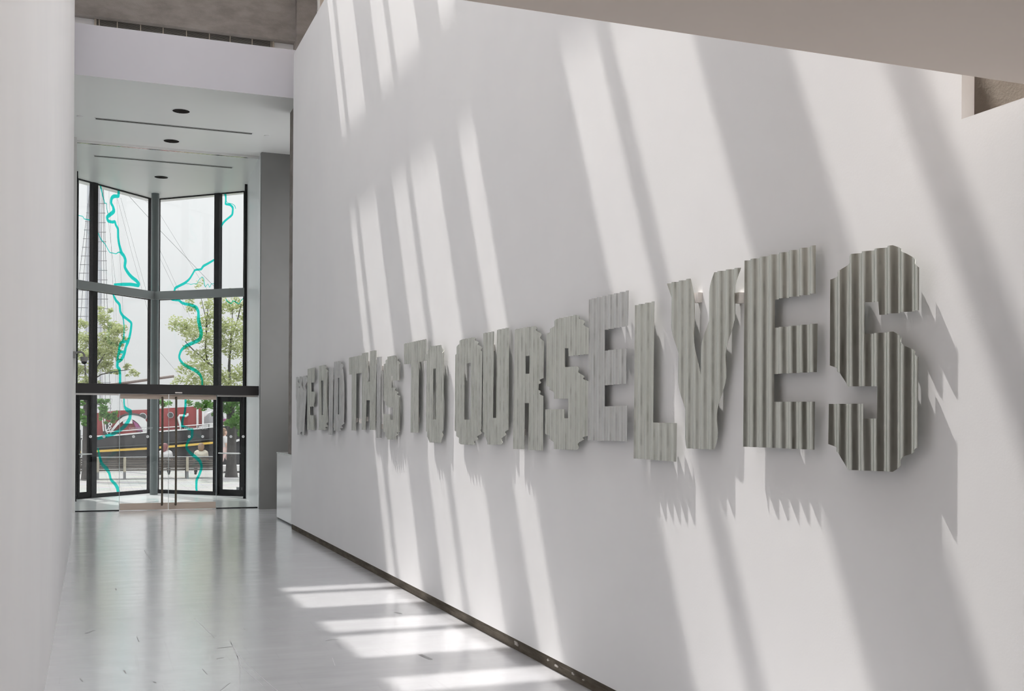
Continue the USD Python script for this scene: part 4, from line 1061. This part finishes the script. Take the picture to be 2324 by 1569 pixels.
sh = thing('ship', 'moored sailing ship with a black hull, yellow stripe and red deckhouse', 'ship', (1.5, YH, -2.0))
deck = [(60, 1003), (170, 994), (270, 988), (336, 981.6), (358, 980.3), (447, 973.8), (485, 969.4), (560, 961), (680, 946)]
dk = shp(deck)
hull = Polygon(dk + [(dk[-1][0] - 0.6, -2.1), (dk[0][0], -2.1)])
v = extr(hull, 'xz', YH, YH + 5.0)
vv = np.array(v.vertices)                                    # side tumbles in below the sheer
lowz = vv[:, 2] < -1
vv[lowz & (vv[:, 1] < YH + 1), 1] += 0.5
obj('hull', trimesh.Trimesh(vv, v.faces, process=False), 'hull_black', sh)
low = lambda pts, dz: [(x, z + dz) for x, z in shp(pts)]
st = [(120, 1031), (173, 1026.5), (226, 1024), (333.5, 1018.2), (359, 1016), (425, 1010.5), (484, 1005), (526, 1001.5)]
s3 = shp(st)
obj('yellow_stripe', extr(Polygon([(x, z + 0.04) for x, z in s3] + [(x, z - 0.045) for x, z in s3[::-1]]), 'xz', YH - 0.08, YH + 0.20), 'hull_yellow', sh)
s4 = shp([(p[0], p[1] - 8) for p in st])
obj('rubbing_strake', extr(Polygon([(x, z + 0.018) for x, z in s4] + [(x, z - 0.018) for x, z in s4[::-1]]), 'xz', YH - 0.05, YH + 0.20), 'ship_dark', sh)
obj('bow_flash', extr(Polygon(shp([(526, 1004), (530, 1000), (545, 996), (556, 991), (556, 997), (540, 1002), (530, 1006)])), 'xz', YH - 0.08, YH + 0.20), 'ship_white', sh)
obj('deck_edge', extr(Polygon([(x, z + 0.035) for x, z in dk] + [(x, z - 0.02) for x, z in dk[::-1]]), 'xz', YH - 0.03, YH + 0.12), 'ship_white', sh)
YD = YH + 0.4
dh = shp([(219, 990), (219, 938), (261, 932.5), (334.6, 930), (359, 927.8), (418, 924.5), (459, 921.5), (459, 973)], YD)
obj('deckhouse', extr(Polygon(dh), 'xz', YD, YD + 2.6), 'ship_red', sh)
YA = YD - 0.05
arc_o = shp([(250, 978), (258, 968), (269, 954), (280, 945.5), (292, 942), (304, 942), (317, 945), (328, 951), (336, 962), (340, 981)], YA)
arc_i = shp([(325, 982), (321, 972), (313, 961), (304, 954), (295, 951), (286, 952), (276, 958), (266, 967), (259, 975), (255, 980)], YA)
obj('white_arch', extr(Polygon(arc_o + arc_i).buffer(0), 'xz', YA - 0.04, YD), 'ship_white', sh)
ao = shp([(266, 951), (276, 944.5), (286, 940.5), (298, 939.5), (310, 941), (322, 944.5)], YA)
obj('arch_scroll', extr(LineString(ao).buffer(0.03), 'xz', YA - 0.06, YD), 'ship_dark', sh)
obj('arch_fill', extr(Polygon(shp([(300, 954), (312, 961), (320, 971), (324, 980), (312, 979), (306, 966)], YA)), 'xz', YA - 0.02, YD), 'ship_plum', sh)  # plum coloured filling inside the white arch
obj('name_board', extr(Polygon(shp([(279, 951.8), (300.5, 951.8), (300.5, 962), (279, 962)], YA)), 'xz', YA - 0.03, YD), 'ship_white', sh)
for (px, py, r) in ((324, 946.5, 0.155), (387, 942.5, 0.12)):
    q = ony((px, py), YA)
    m = lathe(np.array([(0.0, 0.0), (r * 0.8, 0.0), (r * 0.8, 0.02), (0, 0.02)]), (0, 0, 0), sides=24); m.apply_transform(trimesh.transformations.rotation_matrix(np.pi / 2, [1, 0, 0])); m.apply_translation(q)
    k = obj('porthole', m, 'ship_dark', sh)
    m = trimesh.creation.torus(r * 0.9, r * 0.13, 24, 8); m.apply_transform(trimesh.transformations.rotation_matrix(np.pi / 2, [1, 0, 0])); m.apply_translation(q)
    obj('rim', m, 'ship_grey', k)
for pts in ([(240, 981), (271.6, 979), (333.5, 973.9), (359, 971.6), (396, 969.2), (460, 963.8), (485, 961.4), (560, 952)],):
    obj('handrail', tube_px(pts, 0.022, YH - 0.02), 'ship_white', sh, smooth=60)
for px in (272, 319, 360, 384, 412, 449, 474, 500):
    obj('stanchion', tube([ony((px, 1480 / 1 if False else np.interp(px, [240, 485, 560], [981, 961.4, 952])), YH - 0.02), ony((px, np.interp(px, [170, 270, 336, 447, 485, 560], [994, 988, 981.6, 973.8, 969.4, 961])), YH - 0.02)], 0.016, 5), 'ship_dark', sh)
obj('vent_pipe', tube_px([(411, 977), (410, 968), (407, 957), (405, 948), (408, 943.5), (415, 943.5), (422, 945), (426, 942), (425, 938.5)], 0.05, YD - 0.12, 8), 'ship_white', sh, smooth=60)
for px in (448, 460.5):
    obj('post', tube_px([(px, 973), (px, 920)], 0.045, YD - 0.1), 'ship_white', sh)
obj('white_bulwark', extr(Polygon(shp([(452, 973), (452, 967.5), (486, 962.5), (500, 961), (500, 968)], YH + 0.1)), 'xz', YH + 0.05, YH + 0.25), 'ship_white', sh)
ln = [(462, 967), (462, 955), (466, 946), (474, 938), (484, 934), (496, 934), (505, 940), (510, 950), (512, 965)]
obj('lifeboat', extr(Polygon(shp(ln, YH + 0.9)), 'xz', YH + 0.9, YH + 2.4), 'ship_grey', sh)
obj('winch', extr(Polygon(shp([(498, 952), (520, 950), (520, 968), (498, 970)], YH + 0.5)), 'xz', YH + 0.5, YH + 0.8), 'ship_plum', sh)
obj('stern_rack', extr(Polygon(shp([(233, 985), (239, 966), (245, 960), (252, 956), (254, 962), (247, 972), (244, 985)], YD - 0.1)), 'xz', YD - 0.12, YD - 0.06), 'ship_dark', sh)
for (px, py, r) in ((250, 963.5, 0.055), (249, 971, 0.045), (245.5, 977.5, 0.055), (247.5, 983, 0.07)):
    m = trimesh.creation.torus(r, 0.02, 18, 6); m.apply_transform(trimesh.transformations.rotation_matrix(np.pi / 2, [1, 0, 0])); m.apply_translation(ony((px, py), YD - 0.16))
    obj('ring_mark', m, 'ship_white', sh)  # white rings standing in for unreadable painted marks
for px in (233, 238):
    obj('fender_post', tube_px([(px - 1, 946), (px + 0.5, 962), (px + 2, 979)], 0.028, YD - 0.15), 'ship_white', sh)
obj('boom', tube([ony((250, 874), YH + 0.5), ony((333, 862.5), YH + 0.5), ony((395, 854), YH + 0.5)], 0.055, 8), 'boom_brown', sh, smooth=60)
# masts and shrouds with ratlines
obj('mast', tube([ony((229.5, 985), YH + 1.2), ony((227, 640), YH + 1.2), ony((224, 380), YH + 1.2)], [0.085, 0.07, 0.055], 12), 'mast_grey', sh, smooth=60)
obj('mast', tube([ony((198, 995), YH + 2.0), ony((199.5, 700), YH + 2.0), ony((204, 380), YH + 2.0)], [0.13, 0.115, 0.09], 12), 'mast_grey', sh, smooth=60)
for (top, bot), rungs, xe in ((((206, 443), (168, 930)), np.arange(463.5, 900, 20.0), None),):
    pass
rl = []


def ratline(y, L, R, ys, extra):
    """Shroud pair L, R: functions px(py); rungs at ys."""
    m = []
    lo, hi = min(ys) - 40, max(ys) + 30
    for fn in (L, R, *extra):
        m.append(tube([ony((fn(a), a), y) for a in np.linspace(lo, hi, 4)], 0.010, 4))
    obj('shroud', cat(*m), 'rope_grey', sh)
    for a in ys:
        obj('ratline', tube([ony((L(a) - 2.0, a), y), ony((R(a) + 2.5, a), y)], 0.013, 5), 'rope_grey', sh)


lin = lambda x0, y0, x1, y1: (lambda a: x0 + (x1 - x0) * (a - y0) / (y1 - y0))
ratline(YH + 0.6, lin(200, 463, 180, 626), lin(203, 463, 199, 626), list(np.arange(463.5, 740, 19.6)), [lin(202, 463, 190, 626)])
ratline(YH + 0.3, lin(225, 462, 221, 636), lin(236, 462, 241.5, 636), list(np.arange(462, 760, 21.7)) + [868.5, 906, 926.5], [lin(231, 462, 229.5, 636), lin(234, 462, 236, 636)])
rg = []
for p in ([(289, 441), (333.6, 490), (361, 521), (484.6, 649), (520, 686)], [(312, 440), (361, 483), (452, 631), (480, 672)], [(266, 449), (300, 578), (334, 700), (362, 795)], [(274, 449), (308, 575), (340, 690)], [(362, 565.6), (398, 643), (440, 740)], [(362, 584), (394, 651), (420, 705)],
          [(247, 427), (258, 698), (263, 880)], [(265, 451), (278.5, 698), (285, 880)], [(179, 405), (178, 520), (177, 640)], [(361, 797), (398, 841), (410, 856)], [(255, 905), (251, 925), (248, 940)], [(241, 460), (262, 640), (268, 900)], [(276, 908), (281, 932)], [(289, 905), (291, 930)]):
    rg.append(tube([ony(q, YH + 0.8) for q in p], 0.0075 if len(p) == 5 else 0.0045, 4))
obj('rigging', cat(*rg), 'rope_grey', sh, kind='stuff')

# ------------------------------------------------------------------ small quay furniture seen through the doors
YQ = 43.6
fr = thing('sign_stand', 'white tubular framed panel on the quay seen through the left outer door', 'sign', (float(ony((195, 1030), YQ)[0]), YQ, GROUND))
a, b = ony((185.5, 994), YQ), ony((210, 1038), YQ)
loop = [(a[0], YQ, GROUND), (a[0], YQ, a[2] - 0.1), (a[0] + 0.03, YQ, a[2] - 0.03), (a[0] + 0.1, YQ, a[2]), (b[0] - 0.1, YQ, a[2]), (b[0] - 0.03, YQ, a[2] - 0.03), (b[0], YQ, a[2] - 0.1), (b[0], YQ, GROUND)]
obj('frame', tube(loop, 0.022, 8), 'ship_white', fr, smooth=60)
obj('panel', bx(a[0] + 0.04, b[0] - 0.04, YQ - 0.01, YQ + 0.01, b[2], a[2] - 0.06), 'ship_grey', fr)
f2 = thing('bike_rack', 'white tubular hoop on the quay beside the tree trunk', 'rack', (float(ony((512, 1030), YQ)[0]), YQ, GROUND))
a, b = ony((503, 995), YQ), ony((516, 1040), YQ)
loop = [(a[0], YQ, GROUND), (a[0], YQ, a[2] - 0.1), (a[0] + 0.03, YQ, a[2] - 0.03), (a[0] + 0.08, YQ, a[2]), (b[0] - 0.08, YQ, a[2]), (b[0] - 0.03, YQ, a[2] - 0.03), (b[0], YQ, a[2] - 0.1), (b[0], YQ, GROUND)]
obj('hoop', tube(loop, 0.025, 8), 'ship_white', f2, smooth=60)
obj('foot_plate', bx(a[0] - 0.05, b[0] + 0.05, YQ - 0.05, YQ + 0.05, GROUND, GROUND + 0.015), 'bench_iron', f2)
rk = thing('quay_railing', 'dark horizontal bar railing at the far left seen through the outer door', 'railing', (float(ony((172, 1030), 43.2)[0]), 43.2, GROUND))
xa, xb = float(ony((140, 1000), 43.2)[0]), float(ony((183, 1000), 43.2)[0])
for py in (980, 987, 994, 1001, 1008, 1015):
    zz_ = float(ony((175, py), 43.2)[2])
    obj('rail', tube([(xa, 43.2, zz_), ((xa + xb) / 2, 43.2, zz_), (xb, 43.2, zz_)], 0.028, 8), 'ship_dark', rk, smooth=60)
for x in (xa + 0.05, xb - 0.03):
    obj('post', bx(x - 0.03, x + 0.03, 43.17, 43.23, GROUND, float(ony((175, 976), 43.2)[2])), 'ship_dark', rk)
pb = thing('planter', 'pale stone planter block behind the tree trunk on the quay', 'planter', (float(ony((530, 1062), 42.9)[0]), 42.9, GROUND))
xa, xb = float(ony((498, 1060), 42.9)[0]), float(ony((570, 1060), 42.9)[0])
obj('block', bevel_box(xa, xb, 42.75, 43.25, GROUND + 0.06, float(ony((530, 1056), 42.9)[2]), 0.015), 'quay_stone', pb)
obj('foot', bx(xa + 0.2, xa + 0.5, 42.8, 43.2, GROUND, GROUND + 0.06), 'bench_iron', pb)
obj('foot', bx(xb - 0.5, xb - 0.2, 42.8, 43.2, GROUND, GROUND + 0.06), 'bench_iron', pb)
